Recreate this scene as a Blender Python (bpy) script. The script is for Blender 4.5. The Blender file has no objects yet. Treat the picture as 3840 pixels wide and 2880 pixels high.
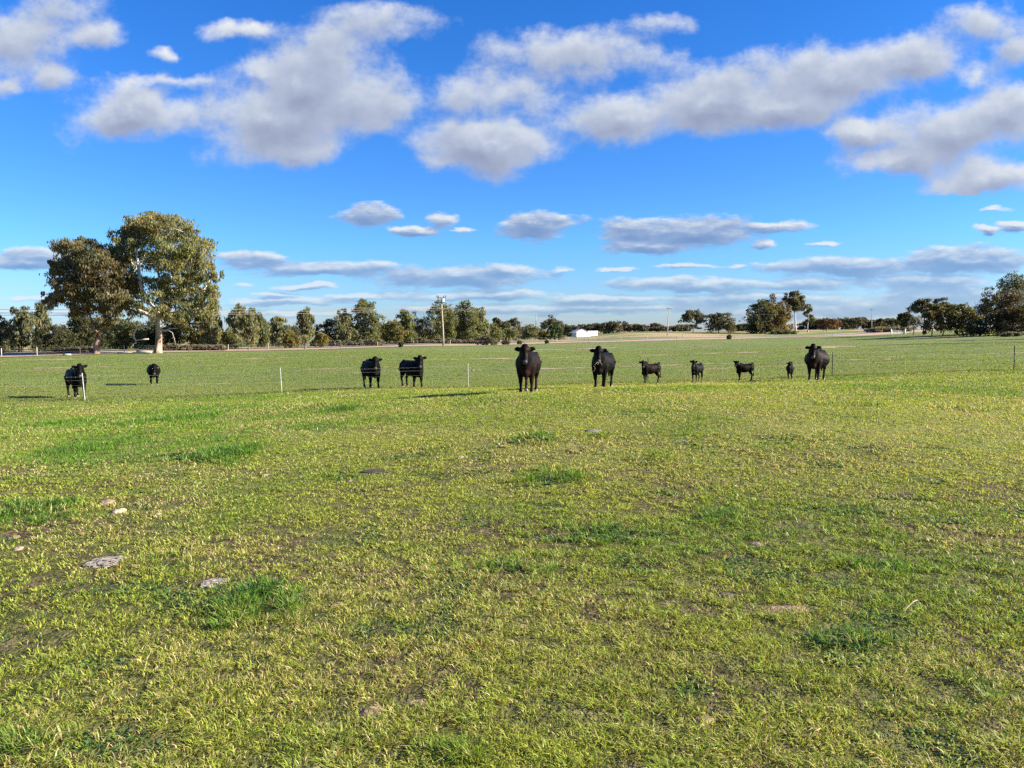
import bpy, bmesh, math, random
import numpy as np
from mathutils import Matrix, Vector, Euler

# ------------------------------------------------------------------ scene, camera, light
scene = bpy.context.scene
COL = scene.collection
F = 2880.0                      # focal length in photograph pixels (3840 wide)
CAM_H = 1.75
PITCH = math.atan((1440 - 1247) / F)
ROLL = math.radians(-0.52)

cam_data = bpy.data.cameras.new('camera')
cam_data.sensor_width = 36.0
cam_data.lens = 36.0 * F / 3840.0
cam_data.clip_start = 0.05
cam_data.clip_end = 30000
cam = bpy.data.objects.new('camera', cam_data)
CAM_ROT = (Euler((math.pi / 2 - PITCH, 0, 0)).to_matrix() @ Euler((0, 0, ROLL)).to_matrix())
cam.matrix_world = Matrix.Translation((0, 0, CAM_H)) @ CAM_ROT.to_4x4()
COL.objects.link(cam)
scene.camera = cam

SUN_EL, SUN_BACK = math.radians(22.0), math.radians(5.5)
sun_dir = Vector((math.cos(SUN_EL) * math.cos(SUN_BACK), -math.cos(SUN_EL) * math.sin(SUN_BACK), math.sin(SUN_EL)))
sd = bpy.data.lights.new('sun', 'SUN')
sd.energy = 5.0
sd.angle = math.radians(0.53)
sd.color = (1.0, 0.90, 0.74)
sun = bpy.data.objects.new('sun', sd)
sun.rotation_euler = sun_dir.to_track_quat('Z', 'Y').to_euler()
COL.objects.link(sun)

scene.render.engine = 'CYCLES'
scene.view_settings.view_transform = 'Standard'
scene.view_settings.look = 'None'
scene.view_settings.exposure = 1.72
scene.view_settings.gamma = 1.0
scene.view_settings.use_curve_mapping = False
scene.cycles.max_bounces = 5
scene.cycles.diffuse_bounces = 3
scene.cycles.glossy_bounces = 2
scene.cycles.transmission_bounces = 3
scene.cycles.use_denoising = False
EXPO = 2.0 ** scene.view_settings.exposure


def ray(px, py):
    d = CAM_ROT @ Vector(((px - 1920) / F, (1440 - py) / F, -1.0))
    return d


def ab(px, py):
    d = ray(px, py)
    return d.x / d.y, d.z / d.y


def at(px, py, depth):
    """photograph pixel + distance along Y -> point of the place"""
    d = ray(px, py)
    s = depth / d.y
    return np.array([d.x * s, depth, CAM_H + d.z * s])


# ------------------------------------------------------------------ node helpers
class NT:
    def __init__(self, tree):
        self.t = tree
        self.n = tree.nodes
        self.l = tree.links

    def node(self, typ, **kw):
        n = self.n.new(typ)
        for k, v in kw.items():
            setattr(n, k, v)
        return n

    def put(self, sock, v):
        if v is None:
            return
        if isinstance(v, bpy.types.NodeSocket):
            self.l.new(v, sock)
        else:
            sock.default_value = v

    def math(self, op, a, b=None, c=None, clamp=False):
        n = self.node('ShaderNodeMath', operation=op, use_clamp=clamp)
        for i, v in enumerate((a, b, c)):
            self.put(n.inputs[i], v)
        return n.outputs[0]

    def vmath(self, op, a, b=None, c=None):
        n = self.node('ShaderNodeVectorMath', operation=op)
        for i, v in enumerate((a, b, c)):
            self.put(n.inputs[i], v)
        return n.outputs['Value'] if op in ('DOT_PRODUCT', 'LENGTH') else n.outputs['Vector']

    def noise(self, vec, scale, detail=3.0, rough=0.55, dims='3D', out=0, lac=2.0):
        n = self.node('ShaderNodeTexNoise', noise_dimensions=dims)
        self.put(n.inputs['Vector'], vec)
        n.inputs['Scale'].default_value = scale
        n.inputs['Detail'].default_value = detail
        n.inputs['Roughness'].default_value = rough
        n.inputs['Lacunarity'].default_value = lac
        return n.outputs[out]

    def smooth(self, v, lo, hi, to0=0.0, to1=1.0):
        n = self.node('ShaderNodeMapRange', interpolation_type='SMOOTHSTEP')
        self.put(n.inputs[0], v)
        for i, q in enumerate((lo, hi, to0, to1)):
            self.put(n.inputs[1 + i], q)
        return n.outputs[0]

    def mix(self, fac, a, b, blend='MIX'):
        n = self.node('ShaderNodeMix', data_type='RGBA', blend_type=blend)
        self.put(n.inputs[0], fac)
        self.put(n.inputs[6], a)
        self.put(n.inputs[7], b)
        return n.outputs[2]

    def ramp(self, fac, stops):
        n = self.node('ShaderNodeValToRGB')
        e = n.color_ramp.elements
        while len(e) < len(stops):
            e.new(0.5)
        for i, (p, c) in enumerate(stops):
            e[i].position = p
            e[i].color = tuple(c) + ((1.0,) if len(c) == 3 else ())
        self.put(n.inputs[0], fac)
        return n.outputs[0]


def rgb(r, g, b):
    return (r, g, b, 1.0)


# ------------------------------------------------------------------ world: Nishita sky with cloud cover
# clouds of this sky: (x, y, half width, half height, thinness) in photograph pixels / 1.736, turned into directions
K = 3840 / 2212.0
BIG = [
    (40, 85, 115, 80, 0), (150, 25, 100, 55, .25), (215, 70, 62, 34, 0.15), (100, 165, 48, 40, 0.05), (15, 190, 42, 26, .2),
    (270, 240, 138, 58, 0), (590, 255, 185, 88, 0), (770, 225, 110, 85, 0), (655, 330, 95, 30, .05), (720, 120, 130, 85, .08),
    (830, 55, 125, 52, .15), (330, 180, 155, 22, .25), (515, 66, 80, 24, .35), (560, 150, 42, 24, .1), (650, 175, 110, 70, 0),
    (360, 122, 30, 20, .4), (420, 250, 80, 40, .15),
    (1050, 310, 168, 62, 0), (950, 355, 60, 25, .15), (1090, 195, 140, 52, .15), (1240, 115, 160, 58, .08), (1400, 140, 120, 38, .3),
    (1410, 52, 90, 32, .45), (1170, 225, 70, 40, .3),
    (1330, 255, 165, 60, 0), (1540, 220, 160, 65, 0), (1790, 168, 210, 66, 0), (1960, 125, 130, 58, 0), (1690, 230, 170, 45, 0),
    (1850, 285, 80, 36, 0), (2070, 285, 190, 72, 0), (2170, 235, 110, 66, 0), (1930, 345, 120, 28, .05), (2150, 385, 125, 40, 0),
    (2065, 408, 70, 18, .1), (2120, 45, 95, 46, .2), (2195, 115, 60, 44, .2), (2110, 165, 60, 24, .2),
]
LOW = [
    (793, 463, 62, 30, 0), (950, 474, 42, 19, .1), (905, 501, 58, 14, 0), (1015, 498, 35, 9, .3), (1160, 487, 92, 29, 0),
    (1370, 500, 95, 28, 0), (1500, 502, 150, 33, 0), (1650, 489, 92, 13, 0), (1420, 532, 130, 17, 0), (1645, 527, 32, 11, 0),
    (1780, 528, 46, 9, .1), (2125, 495, 20, 11, 0), (2195, 488, 40, 13, 0), (2150, 450, 40, 8, .4),
    (60, 562, 135, 24, 0), (545, 566, 100, 20, .05), (700, 580, 200, 18, .05), (990, 598, 215, 25, 0), (1090, 583, 60, 12, .1),
    (1210, 583, 34, 7, .1), (1330, 582, 52, 5.5, .1), (1490, 575, 72, 7, .1), (1590, 575, 22, 7, .2), (660, 618, 84, 8, 0), (540, 616, 26, 5, .2),
    (800, 640, 120, 7, .2), (590, 636, 60, 5, .2), (1030, 638, 210, 13, 0), (1300, 646, 160, 13, 0), (1500, 614, 190, 17, 0),
    (1720, 616, 140, 15, .05), (1850, 578, 240, 22, 0), (2090, 565, 170, 34, 0), (2010, 610, 190, 28, .1), (1650, 645, 260, 16, .05),
    (2060, 640, 220, 26, .1), (600, 652, 180, 10, .05), (60, 646, 90, 7, .1), (1150, 668, 420, 13, .05), (1850, 668, 480, 22, .1), (640, 676, 300, 9, .2), (200, 672, 250, 9, .2),
]


def build_world():
    w = bpy.data.worlds.new('World')
    scene.world = w
    w.use_nodes = True
    w.node_tree.nodes.clear()
    g = NT(w.node_tree)
    out = g.node('ShaderNodeOutputWorld')
    tc = g.node('ShaderNodeTexCoord').outputs['Generated']
    sky = g.node('ShaderNodeTexSky', sky_type='NISHITA')
    sky.sun_disc = False
    sky.sun_elevation = SUN_EL
    sky.sun_rotation = math.pi / 2 + SUN_BACK
    sky.altitude = 150
    sky.air_density = 1.0
    sky.dust_density = 0.4
    sky.ozone_density = 3.0
    sx = g.node('ShaderNodeSeparateXYZ')
    g.put(sx.inputs[0], tc)
    X, Y, Z = sx.outputs
    ysafe = g.math('MAXIMUM', Y, 0.02)
    a = g.math('DIVIDE', X, ysafe)
    b = g.math('DIVIDE', Z, ysafe)
    # clear sky, the strong blue of this photograph: Nishita raised a little in contrast and cooled
    elev = g.math('MAXIMUM', Z, 0.0)
    lift = g.ramp(g.math('POWER', elev, 0.6), [(0.0, (0.74, 0.82, 1.20)), (0.18, (0.56, 0.86, 1.32)), (0.27, (0.44, 0.87, 1.34)), (0.373, (0.34, 0.77, 1.37)),
                                              (0.57, (0.20, 0.70, 1.40)), (0.66, (0.18, 0.62, 1.40)), (1.0, (0.18, 0.60, 1.40))])
    clear = g.mix(1.0, sky.outputs[0], lift, 'MULTIPLY')
    S = 0.050
    bg_sky = g.vmath('MULTIPLY', clear, (S, S, S))

    # -- generic cloud deck for the sky outside the view
    pz = g.math('ADD', g.math('ABSOLUTE', Z), 0.08)
    comb = g.node('ShaderNodeCombineXYZ')
    g.put(comb.inputs[0], g.math('DIVIDE', X, pz))
    g.put(comb.inputs[1], g.math('DIVIDE', Y, pz))
    n0 = g.noise(comb.outputs[0], 0.85, 4.0, 0.55)
    m0 = g.math('MULTIPLY', g.smooth(n0, 0.52, 0.66), g.smooth(Z, 0.0, 0.05))
    gen = g.mix(m0, bg_sky, rgb(0.36 / EXPO, 0.38 / EXPO, 0.42 / EXPO))
    bgA = g.node('ShaderNodeBackground')
    g.put(bgA.inputs[0], gen)

    # -- clouds in view
    P = g.node('ShaderNodeCombineXYZ')
    g.put(P.inputs[0], a)
    g.put(P.inputs[1], b)
    P = P.outputs[0]

    def field(vec, blobs, k, sx_, sy_):
        cur = None
        for (x, y, rx, ry, th) in blobs:
            ca, cb = ab(x * K, y * K)
            sa, sb = F / (rx * K * sx_), F / (ry * K * sy_)
            q = g.vmath('MULTIPLY_ADD', vec, (sa, sb, 0), (-ca * sa, -cb * sb, math.sqrt(th)))
            e = g.vmath('DOT_PRODUCT', q, q)
            cur = e if cur is None else g.math('SMOOTH_MIN', cur, e, k)
        return cur

    def cloud_group(blobs, warp, wscale, stretch, nscale, amp, edge, off, k, cols, contrast, sxy):
        pv = g.vmath('MULTIPLY', P, stretch)
        wn = g.noise(pv, wscale, 4.0, 0.6, '2D', 1)
        wv = g.vmath('MULTIPLY_ADD', wn, (warp[0], warp[1], 0), (-warp[0] / 2, -warp[1] / 2, 0))
        p1 = g.vmath('ADD', P, wv)
        p2 = g.vmath('ADD', p1, off)
        n1 = g.noise(pv, nscale, 7.0, 0.62, '2D')
        n2 = g.noise(g.vmath('ADD', pv, tuple(o * s for o, s in zip(off, stretch))), nscale, 4.0, 0.55, '2D')
        e1 = field(p1, blobs, k, *sxy)
        e2 = field(p2, blobs, k, *sxy)
        d1 = g.math('SUBTRACT', 1.0, g.math('MINIMUM', g.math('SQRT', g.math('MAXIMUM', e1, 0.0)), 3.0))
        d2 = g.math('SUBTRACT', 1.0, g.math('MINIMUM', g.math('SQRT', g.math('MAXIMUM', e2, 0.0)), 3.0))
        D1 = g.math('MULTIPLY_ADD', g.math('SUBTRACT', n1, 0.5), amp, d1)
        D2 = g.math('MULTIPLY_ADD', g.math('SUBTRACT', n2, 0.5), amp, d2)
        alpha = g.smooth(D1, edge[0], edge[1])
        lit = g.math('SUBTRACT', D1, D2)
        thick = g.smooth(D1, 0.1, 1.0)
        # toward the sun the cover thins: bright; away from it and thick: grey
        v = g.math('ADD', 0.5, g.math('MULTIPLY', lit, contrast))
        v = g.math('SUBTRACT', v, g.math('MULTIPLY_ADD', thick, 0.26, -0.14), clamp=True)
        col = g.ramp(v, cols)
        return alpha, col

    e = EXPO
    cols_big = [(0.0, (.24 / e, .295 / e, .47 / e)), (0.28, (.35 / e, .405 / e, .57 / e)), (0.52, (.46 / e, .53 / e, .69 / e)), (0.76, (.67 / e, .73 / e, .83 / e)), (1.0, (.90 / e, .91 / e, .92 / e))]
    cols_low = [(0.0, (.17 / e, .29 / e, .56 / e)), (0.30, (.225 / e, .345 / e, .60 / e)), (0.55, (.31 / e, .42 / e, .66 / e)), (0.80, (.56 / e, .65 / e, .79 / e)), (1.0, (.82 / e, .86 / e, .90 / e))]
    al1, c1 = cloud_group(BIG, (0.050, 0.040), 11.0, (1.0, 1.3, 1.0), 9.0, 1.5, (-0.10, 0.58), (0.004, 0.016, 0), 0.8, cols_big, 0.55, (1.18, 1.16))
    al2, c2 = cloud_group(LOW, (0.050, 0.014), 14.0, (1.0, 3.0, 1.0), 17.0, 1.35, (-0.06, 0.42), (0.003, 0.006, 0), 0.5, cols_low, 0.80, (1.10, 1.15))
    # clouds near the horizon are seen through more air: they sink into the sky's blue
    bgB = g.node('ShaderNodeBackground')
    g.put(bgB.inputs[0], g.mix(al1, bg_sky, c1))
    bgC = g.node('ShaderNodeBackground')
    al2b = g.math('MULTIPLY', al2, g.smooth(b, -0.01, 0.14, 0.50, 0.95))
    g.put(bgC.inputs[0], g.mix(al2b, bg_sky, c2))

    split = ab(1100, 435 * K)[1]
    high = g.math('GREATER_THAN', b, split)
    inside = g.math('MULTIPLY', g.math('LESS_THAN', g.math('ABSOLUTE', a), 0.86), g.math('MULTIPLY', g.math('GREATER_THAN', Y, 0.3), g.math('LESS_THAN', b, 0.56)))
    inside = g.math('MULTIPLY', inside, g.math('GREATER_THAN', b, -0.02))
    m1 = g.node('ShaderNodeMixShader')
    g.put(m1.inputs[0], high)
    g.l.new(bgC.outputs[0], m1.inputs[1])
    g.l.new(bgB.outputs[0], m1.inputs[2])
    m2 = g.node('ShaderNodeMixShader')
    g.put(m2.inputs[0], inside)
    g.l.new(bgA.outputs[0], m2.inputs[1])
    g.l.new(m1.outputs[0], m2.inputs[2])
    g.l.new(m2.outputs[0], out.inputs[0])


build_world()

# ------------------------------------------------------------------ object helpers
rng = np.random.default_rng(11)
random.seed(5)


def thing(name, label, cat, loc=(0, 0, 0), rotz=0.0, group=None):
    o = bpy.data.objects.new(name, None)
    COL.objects.link(o)
    o.location = [float(v) for v in loc]
    o.rotation_euler = (0, 0, rotz)
    o.empty_display_size = 0.3
    o['label'] = label
    o['category'] = cat
    if group:
        o['group'] = group
    return o


def tag(o, label, cat, group=None):
    o['label'] = label
    o['category'] = cat
    if group:
        o['group'] = group
    return o


def link(name, me, mat, parent=None):
    o = bpy.data.objects.new(name, me)
    COL.objects.link(o)
    if mat is not None:
        me.materials.clear()
        me.materials.append(mat)
    if parent is not None:
        o.parent = parent
    return o


def mesh_np(name, verts, faces=None, loops=None, starts=None, smooth=False):
    """fast mesh from arrays; faces: (n,k) array or loops+starts"""
    me = bpy.data.meshes.new(name)
    verts = np.asarray(verts, dtype=np.float32)
    me.vertices.add(len(verts))
    me.vertices.foreach_set('co', verts.ravel())
    if faces is not None:
        faces = np.asarray(faces, dtype=np.int32)
        k = faces.shape[1]
        loops = faces.ravel()
        starts = np.arange(0, len(loops), k, dtype=np.int32)
    loops = np.asarray(loops, dtype=np.int32)
    starts = np.asarray(starts, dtype=np.int32)
    me.loops.add(len(loops))
    me.loops.foreach_set('vertex_index', loops)
    me.polygons.add(len(starts))
    me.polygons.foreach_set('loop_start', starts)
    me.update(calc_edges=True)
    if smooth:
        me.polygons.foreach_set('use_smooth', np.ones(len(starts), dtype=bool))
    return me


def col_attr(me, name, cols):
    at_ = me.attributes.new(name, 'FLOAT_COLOR', 'POINT')
    c = np.ones((len(cols), 4), dtype=np.float32)
    c[:, :3] = cols
    at_.data.foreach_set('color', c.ravel())


class MB:
    """collects boxes, tubes and lofts into one mesh"""
    def __init__(self):
        self.v, self.f = [], []

    def add(self, v, f):
        o = len(self.v)
        self.v += [tuple(float(c) for c in p) for p in v]
        self.f += [tuple(i + o for i in q) for q in f]

    def box(self, lo, hi):
        x0, y0, z0 = lo
        x1, y1, z1 = hi
        self.add([(x0, y0, z0), (x1, y0, z0), (x1, y1, z0), (x0, y1, z0), (x0, y0, z1), (x1, y0, z1), (x1, y1, z1), (x0, y1, z1)],
                 [(3, 2, 1, 0), (4, 5, 6, 7), (0, 1, 5, 4), (1, 2, 6, 5), (2, 3, 7, 6), (3, 0, 4, 7)])

    def tube(self, pts, radii, n=6, flat=None, cap=True):
        pts = [np.asarray(p, float) for p in pts]
        if np.isscalar(radii):
            radii = [radii] * len(pts)
        V, Fc = [], []
        up = np.array([0.13, 0.31, 0.94])
        for i, p in enumerate(pts):
            d = pts[min(i + 1, len(pts) - 1)] - pts[max(i - 1, 0)]
            d = d / (np.linalg.norm(d) + 1e-9)
            s = np.cross(d, up)
            if np.linalg.norm(s) < 0.15:
                s = np.cross(d, np.array([1.0, 0.2, 0]))
            s /= np.linalg.norm(s)
            t = np.cross(s, d)
            for k in range(n):
                a = 2 * math.pi * k / n
                V.append(p + radii[i] * (math.cos(a) * s + math.sin(a) * t))
        m = len(pts)
        for i in range(m - 1):
            for k in range(n):
                k2 = (k + 1) % n
                Fc.append((i * n + k, i * n + k2, (i + 1) * n + k2, (i + 1) * n + k))
        if cap:
            Fc.append(tuple(range(n - 1, -1, -1)))
            Fc.append(tuple((m - 1) * n + k for k in range(n)))
        self.add(V, Fc)

    def loft(self, secs, n=12):
        """secs: list of (centre, axis u*ru, axis v*rv)"""
        V, Fc = [], []
        for c, u, v in secs:
            for k in range(n):
                a = 2 * math.pi * k / n
                V.append(np.asarray(c) + math.cos(a) * np.asarray(u) + math.sin(a) * np.asarray(v))
        m = len(secs)
        for i in range(m - 1):
            for k in range(n):
                k2 = (k + 1) % n
                Fc.append((i * n + k, i * n + k2, (i + 1) * n + k2, (i + 1) * n + k))
        Fc.append(tuple(range(n - 1, -1, -1)))
        Fc.append(tuple((m - 1) * n + k for k in range(n)))
        self.add(V, Fc)

    def ball(self, c, r, n=8, m=6):
        secs = []
        c = np.asarray(c, float)
        for i in range(m + 1):
            t = -math.pi / 2 + math.pi * i / m
            q = max(math.cos(t), 0.04)
            secs.append((c + np.array([0, 0, r[2] * math.sin(t)]), (r[0] * q, 0, 0), (0, r[1] * q, 0)))
        self.loft(secs, n)

    def mesh(self, name, smooth=False):
        me = bpy.data.meshes.new(name)
        me.from_pydata(self.v, [], self.f)
        me.update()
        if smooth:
            for p in me.polygons:
                p.use_smooth = True
        return me

    def build(self, name, mat, parent=None, smooth=False):
        return link(name, self.mesh(name, smooth), mat, parent)


def vnoise(x, y, scale, seed=0):
    """smooth value noise in numpy, 0..1"""
    x = np.asarray(x, float) / scale
    y = np.asarray(y, float) / scale
    xi, yi = np.floor(x).astype(np.int64), np.floor(y).astype(np.int64)
    fx, fy = x - xi, y - yi
    fx, fy = fx * fx * (3 - 2 * fx), fy * fy * (3 - 2 * fy)

    def h(a, b):
        n = (a * 374761393 + b * 668265263 + seed * 1442695041) & 0x7fffffff
        n = ((n ^ (n >> 13)) * 1274126177) & 0x7fffffff
        n = (n ^ (n >> 16)) & 0xffff
        return n / 65535.0
    return ((h(xi, yi) * (1 - fx) + h(xi + 1, yi) * fx) * (1 - fy) + (h(xi, yi + 1) * (1 - fx) + h(xi + 1, yi + 1) * fx) * fy)


def fbm(x, y, scale, seed=0, octv=4):
    s, a, tot = 0.0, 1.0, 0.0
    for i in range(octv):
        s = s + a * vnoise(x, y, scale / 2 ** i, seed + i * 17)
        tot += a
        a *= 0.55
    return s / tot


def sstep(v, lo, hi):
    t = np.clip((v - lo) / (hi - lo), 0, 1)
    return t * t * (3 - 2 * t)


# ------------------------------------------------------------------ materials
def new_mat(name):
    m = bpy.data.materials.new(name)
    m.use_nodes = True
    m.node_tree.nodes.clear()
    g = NT(m.node_tree)
    out = g.node('ShaderNodeOutputMaterial')
    return m, g, out


def simple(name, color, rough=0.7, noise_scale=8.0, var=0.25, metallic=0.0, bump=0.0, spec=0.4):
    m, g, out = new_mat(name)
    p = g.node('ShaderNodeBsdfPrincipled')
    tc = g.node('ShaderNodeTexCoord').outputs['Object']
    n = g.noise(tc, noise_scale, 4.0, 0.6)
    lo = tuple(c * (1 - var) for c in color)
    hi = tuple(min(c * (1 + var), 0.95) for c in color)
    g.put(p.inputs['Base Color'], g.ramp(n, [(0.3, lo), (0.7, hi)]))
    p.inputs['Roughness'].default_value = rough
    p.inputs['Metallic'].default_value = metallic
    p.inputs['Specular IOR Level'].default_value = spec
    if bump:
        bp = g.node('ShaderNodeBump')
        bp.inputs['Strength'].default_value = bump
        bp.inputs['Distance'].default_value = 0.02
        g.put(bp.inputs['Height'], g.noise(tc, noise_scale * 3, 4.0, 0.6))
        g.put(p.inputs['Normal'], bp.outputs[0])
    g.l.new(p.outputs[0], out.inputs[0])
    return m


def leaf_mat(name, trans=0.3, rough=0.55, spec=0.25):
    m, g, out = new_mat(name)
    at_ = g.node('ShaderNodeAttribute', attribute_name='tint')
    p = g.node('ShaderNodeBsdfPrincipled')
    g.put(p.inputs['Base Color'], at_.outputs['Color'])
    p.inputs['Roughness'].default_value = rough
    p.inputs['Specular IOR Level'].default_value = spec
    t = g.node('ShaderNodeBsdfTranslucent')
    g.put(t.inputs[0], g.mix(1.0, at_.outputs['Color'], rgb(1.15, 1.1, 0.55), 'MULTIPLY'))
    mx = g.node('ShaderNodeMixShader')
    mx.inputs[0].default_value = trans
    g.l.new(p.outputs[0], mx.inputs[1])
    g.l.new(t.outputs[0], mx.inputs[2])
    g.l.new(mx.outputs[0], out.inputs[0])
    return m


MAT = {}
MAT['leaf'] = leaf_mat('gum_leaf', 0.46)
MAT['blade'] = leaf_mat('grass_blade', 0.40, 0.5, 0.22)


def bark_mat(name, low, high, patch, z0, z1):
    m, g, out = new_mat(name)
    p = g.node('ShaderNodeBsdfPrincipled')
    tc = g.node('ShaderNodeTexCoord').outputs['Object']
    sp = g.node('ShaderNodeSeparateXYZ')
    g.put(sp.inputs[0], tc)
    st = g.vmath('MULTIPLY', tc, (1.0, 1.0, 0.22))
    n1 = g.noise(st, 1.1, 4.0, 0.6)
    n2 = g.noise(st, 3.2, 4.0, 0.65)
    hz = g.math('ADD', g.smooth(sp.outputs[2], z0, z1), g.math('MULTIPLY', g.math('SUBTRACT', n1, 0.5), 3.6), clamp=True)
    base = g.mix(g.smooth(n2, 0.36, 0.64), rgb(*[c * 0.30 for c in low]), rgb(*[c * 1.35 for c in low]))
    top = g.mix(g.smooth(n2, 0.45, 0.62), rgb(*high), rgb(*patch))
    g.put(p.inputs['Base Color'], g.mix(hz, base, top))
    p.inputs['Roughness'].default_value = 0.85
    p.inputs['Specular IOR Level'].default_value = 0.2
    bp = g.node('ShaderNodeBump')
    bp.inputs['Strength'].default_value = 0.6
    bp.inputs['Distance'].default_value = 0.06
    g.put(bp.inputs['Height'], n2)
    g.put(p.inputs['Normal'], bp.outputs[0])
    g.l.new(p.outputs[0], out.inputs[0])
    return m


MAT['bark_gum'] = bark_mat('red_gum_bark', (0.36, 0.22, 0.15), (0.62, 0.57, 0.52), (0.38, 0.34, 0.30), 0.5, 8.0)
MAT['bark_dark'] = bark_mat('dark_gum_bark', (0.14, 0.085, 0.06), (0.40, 0.34, 0.29), (0.22, 0.17, 0.14), 3.0, 9.0)
MAT['bark_grey'] = bark_mat('grey_bark', (0.14, 0.115, 0.095), (0.24, 0.20, 0.17), (0.15, 0.13, 0.11), 1.0, 6.0)
MAT['bark_pale'] = bark_mat('pale_gum_bark', (0.42, 0.33, 0.27), (0.62, 0.55, 0.50), (0.45, 0.40, 0.36), 0.5, 4.0)
MAT['dead_wood'] = simple('bleached_wood', (0.40, 0.36, 0.31), 0.85, 3.0, 0.25)

# ------------------------------------------------------------------ terrain
ROAD_EDGE = [(-60, 1344), (0, 1342), (300, 1335), (600, 1325), (860, 1318), (1300, 1308), (1700, 1298), (2100, 1287), (2600, 1273), (3200, 1261)]
CTRL = [
    # px, py, depth : ground seen there
    (1985, 1470, 22.7), (2265, 1450, 26.0), (2440, 1442, 30.0), (2614, 1436, 31.0), (2795, 1429, 32.3), (2962, 1426, 32.2), (3062, 1421, 30.3),
    (320, 1507, 30.6), (1058, 1479, 32.4), (1756, 1456, 33.3), (2430, 1432, 33.8), (3121, 1413, 33.9), (3802, 1391, 33.5),
    (290, 1487, 32.4), (1395, 1454, 34.4), (1545, 1451, 34.0), (655, 1441, 42.5),
    (1663, 1298, 153), (0, 1342, 98), (600, 1323, 114), (860, 1318, 123), (1300, 1308, 136), (2100, 1287, 182), (2600, 1273, 236), (3200, 1261, 290),
    (2503, 1258, 325), (3265, 1241, 405), (2200, 1262, 428), (2860, 1251, 400), (3030, 1247, 410), (2300, 1282, 202), (2900, 1267, 262), (3370, 1254, 235), (3560, 1250, 190), (3800, 1248, 170),
]
_pts = [at(*c) for c in CTRL]
for a_ in np.radians(np.arange(0, 360, 30)):
    _pts.append(np.array([1500 * math.sin(a_), 1500 * math.cos(a_), -0.85]))
    _pts.append(np.array([7000 * math.sin(a_), 7000 * math.cos(a_), -0.85]))
    _pts.append(np.array([4 * math.sin(a_), 4 * math.cos(a_), 0.0]))
for a_ in np.radians(np.arange(90, 271, 30)):
    _pts.append(np.array([40 * math.sin(a_), 40 * math.cos(a_), -0.1]))
    _pts.append(np.array([300 * math.sin(a_), 300 * math.cos(a_), -0.5]))
_pts += [np.array([0, 14, 0.02]), np.array([8, 14, 0.03]), np.array([-8, 14, -0.08]), np.array([14, 22, 0.02]),
         np.array([-5.5, 10, -0.10]), np.array([-8.3, 15, -0.26]), np.array([-11.1, 20, -0.46]), np.array([-13.9, 25, -0.66]), np.array([-15.5, 28, -0.77]), np.array([-7.8, 20, -0.30]), np.array([-9.7, 25, -0.46]), np.array([-11, 28.5, -0.55]),
         np.array([-20, 38, -0.92]), np.array([-10, 38, -0.82]), np.array([0, 38, -0.72]), np.array([8, 40, -0.62]), np.array([-12, 48, -0.88]), np.array([0, 48, -0.78]), np.array([18, 44, -0.40]), np.array([-26, 46, -0.95]),
         np.array([-4.7, 26, -0.30]), np.array([-5.4, 30, -0.46]),
         np.array([-4.2, 20, -0.14]), np.array([19, 27, 0.0]), np.array([-25, 60, -0.9]), np.array([15, 60, -0.7]), np.array([40, 70, -0.45]), np.array([0, 90, -0.85]), np.array([75, 110, -0.2])]
_pts = np.array(_pts)


def _warp(x, y):
    return np.stack([np.arcsinh(np.asarray(x, float) / 18), np.arcsinh(np.asarray(y, float) / 18)], -1)


_W = _warp(_pts[:, 0], _pts[:, 1])
_mean = -0.5


def _kern(A, B):
    d2 = ((A[:, None, :] - B[None, :, :]) ** 2).sum(-1)
    return np.exp(-d2 / (2 * 0.42 ** 2)) * 0.5 + np.exp(-d2 / (2 * 1.5 ** 2)) * 0.5


_coef = np.linalg.solve(_kern(_W, _W) + 0.0012 * np.eye(len(_W)), _pts[:, 2] - _mean)


def ground_z(x, y):
    x = np.atleast_1d(np.asarray(x, float))
    y = np.atleast_1d(np.asarray(y, float))
    out = np.empty(x.shape)
    Wq = _warp(x.ravel(), y.ravel())
    o = out.ravel()
    for i in range(0, len(Wq), 20000):
        o[i:i + 20000] = _kern(Wq[i:i + 20000], _W) @ _coef + _mean
    out = o.reshape(x.shape)
    r = np.hypot(x, y)
    fade = 1 / (1 + (r / 60.0) ** 2)
    out = out + ((fbm(x, y, 2.6, 3, 3) - 0.5) * 0.07 + (fbm(x, y, 9.0, 9, 2) - 0.5) * 0.10) * fade
    return out


def gz(x, y):
    return float(ground_z(x, y)[0])


def ground_at(px, py, depth):
    p = at(px, py, depth)
    return np.array([p[0], p[1], gz(p[0], p[1])])


def unproject(px, py):
    """where the ground is seen at this pixel (near field)"""
    d = ray(px, py)
    lo, hi = 1.0, 60.0
    for _ in range(40):
        m = (lo + hi) / 2
        if CAM_H + d.z / d.y * m > gz(d.x / d.y * m, m):
            lo = m
        else:
            hi = m
    return np.array([d.x / d.y * lo, lo])


# terrain grid: fine near the camera, coarse far away
u = np.linspace(-1, 1, 261)
xs = 0.9 * np.sinh(u * 9.7) / 1.0
uy = np.linspace(-0.62, 1, 250)
ys = 0.9 * np.sinh(uy * 9.7)
GX, GY = np.meshgrid(xs, ys)
GZ = ground_z(GX, GY)
nv = len(xs)
idx = np.arange(len(xs) * len(ys)).reshape(len(ys), len(xs))
quads = np.stack([idx[:-1, :-1], idx[:-1, 1:], idx[1:, 1:], idx[1:, :-1]], -1).reshape(-1, 4)
ground_me = mesh_np('ground', np.stack([GX, GY, GZ], -1).reshape(-1, 3), quads, smooth=True)

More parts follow.
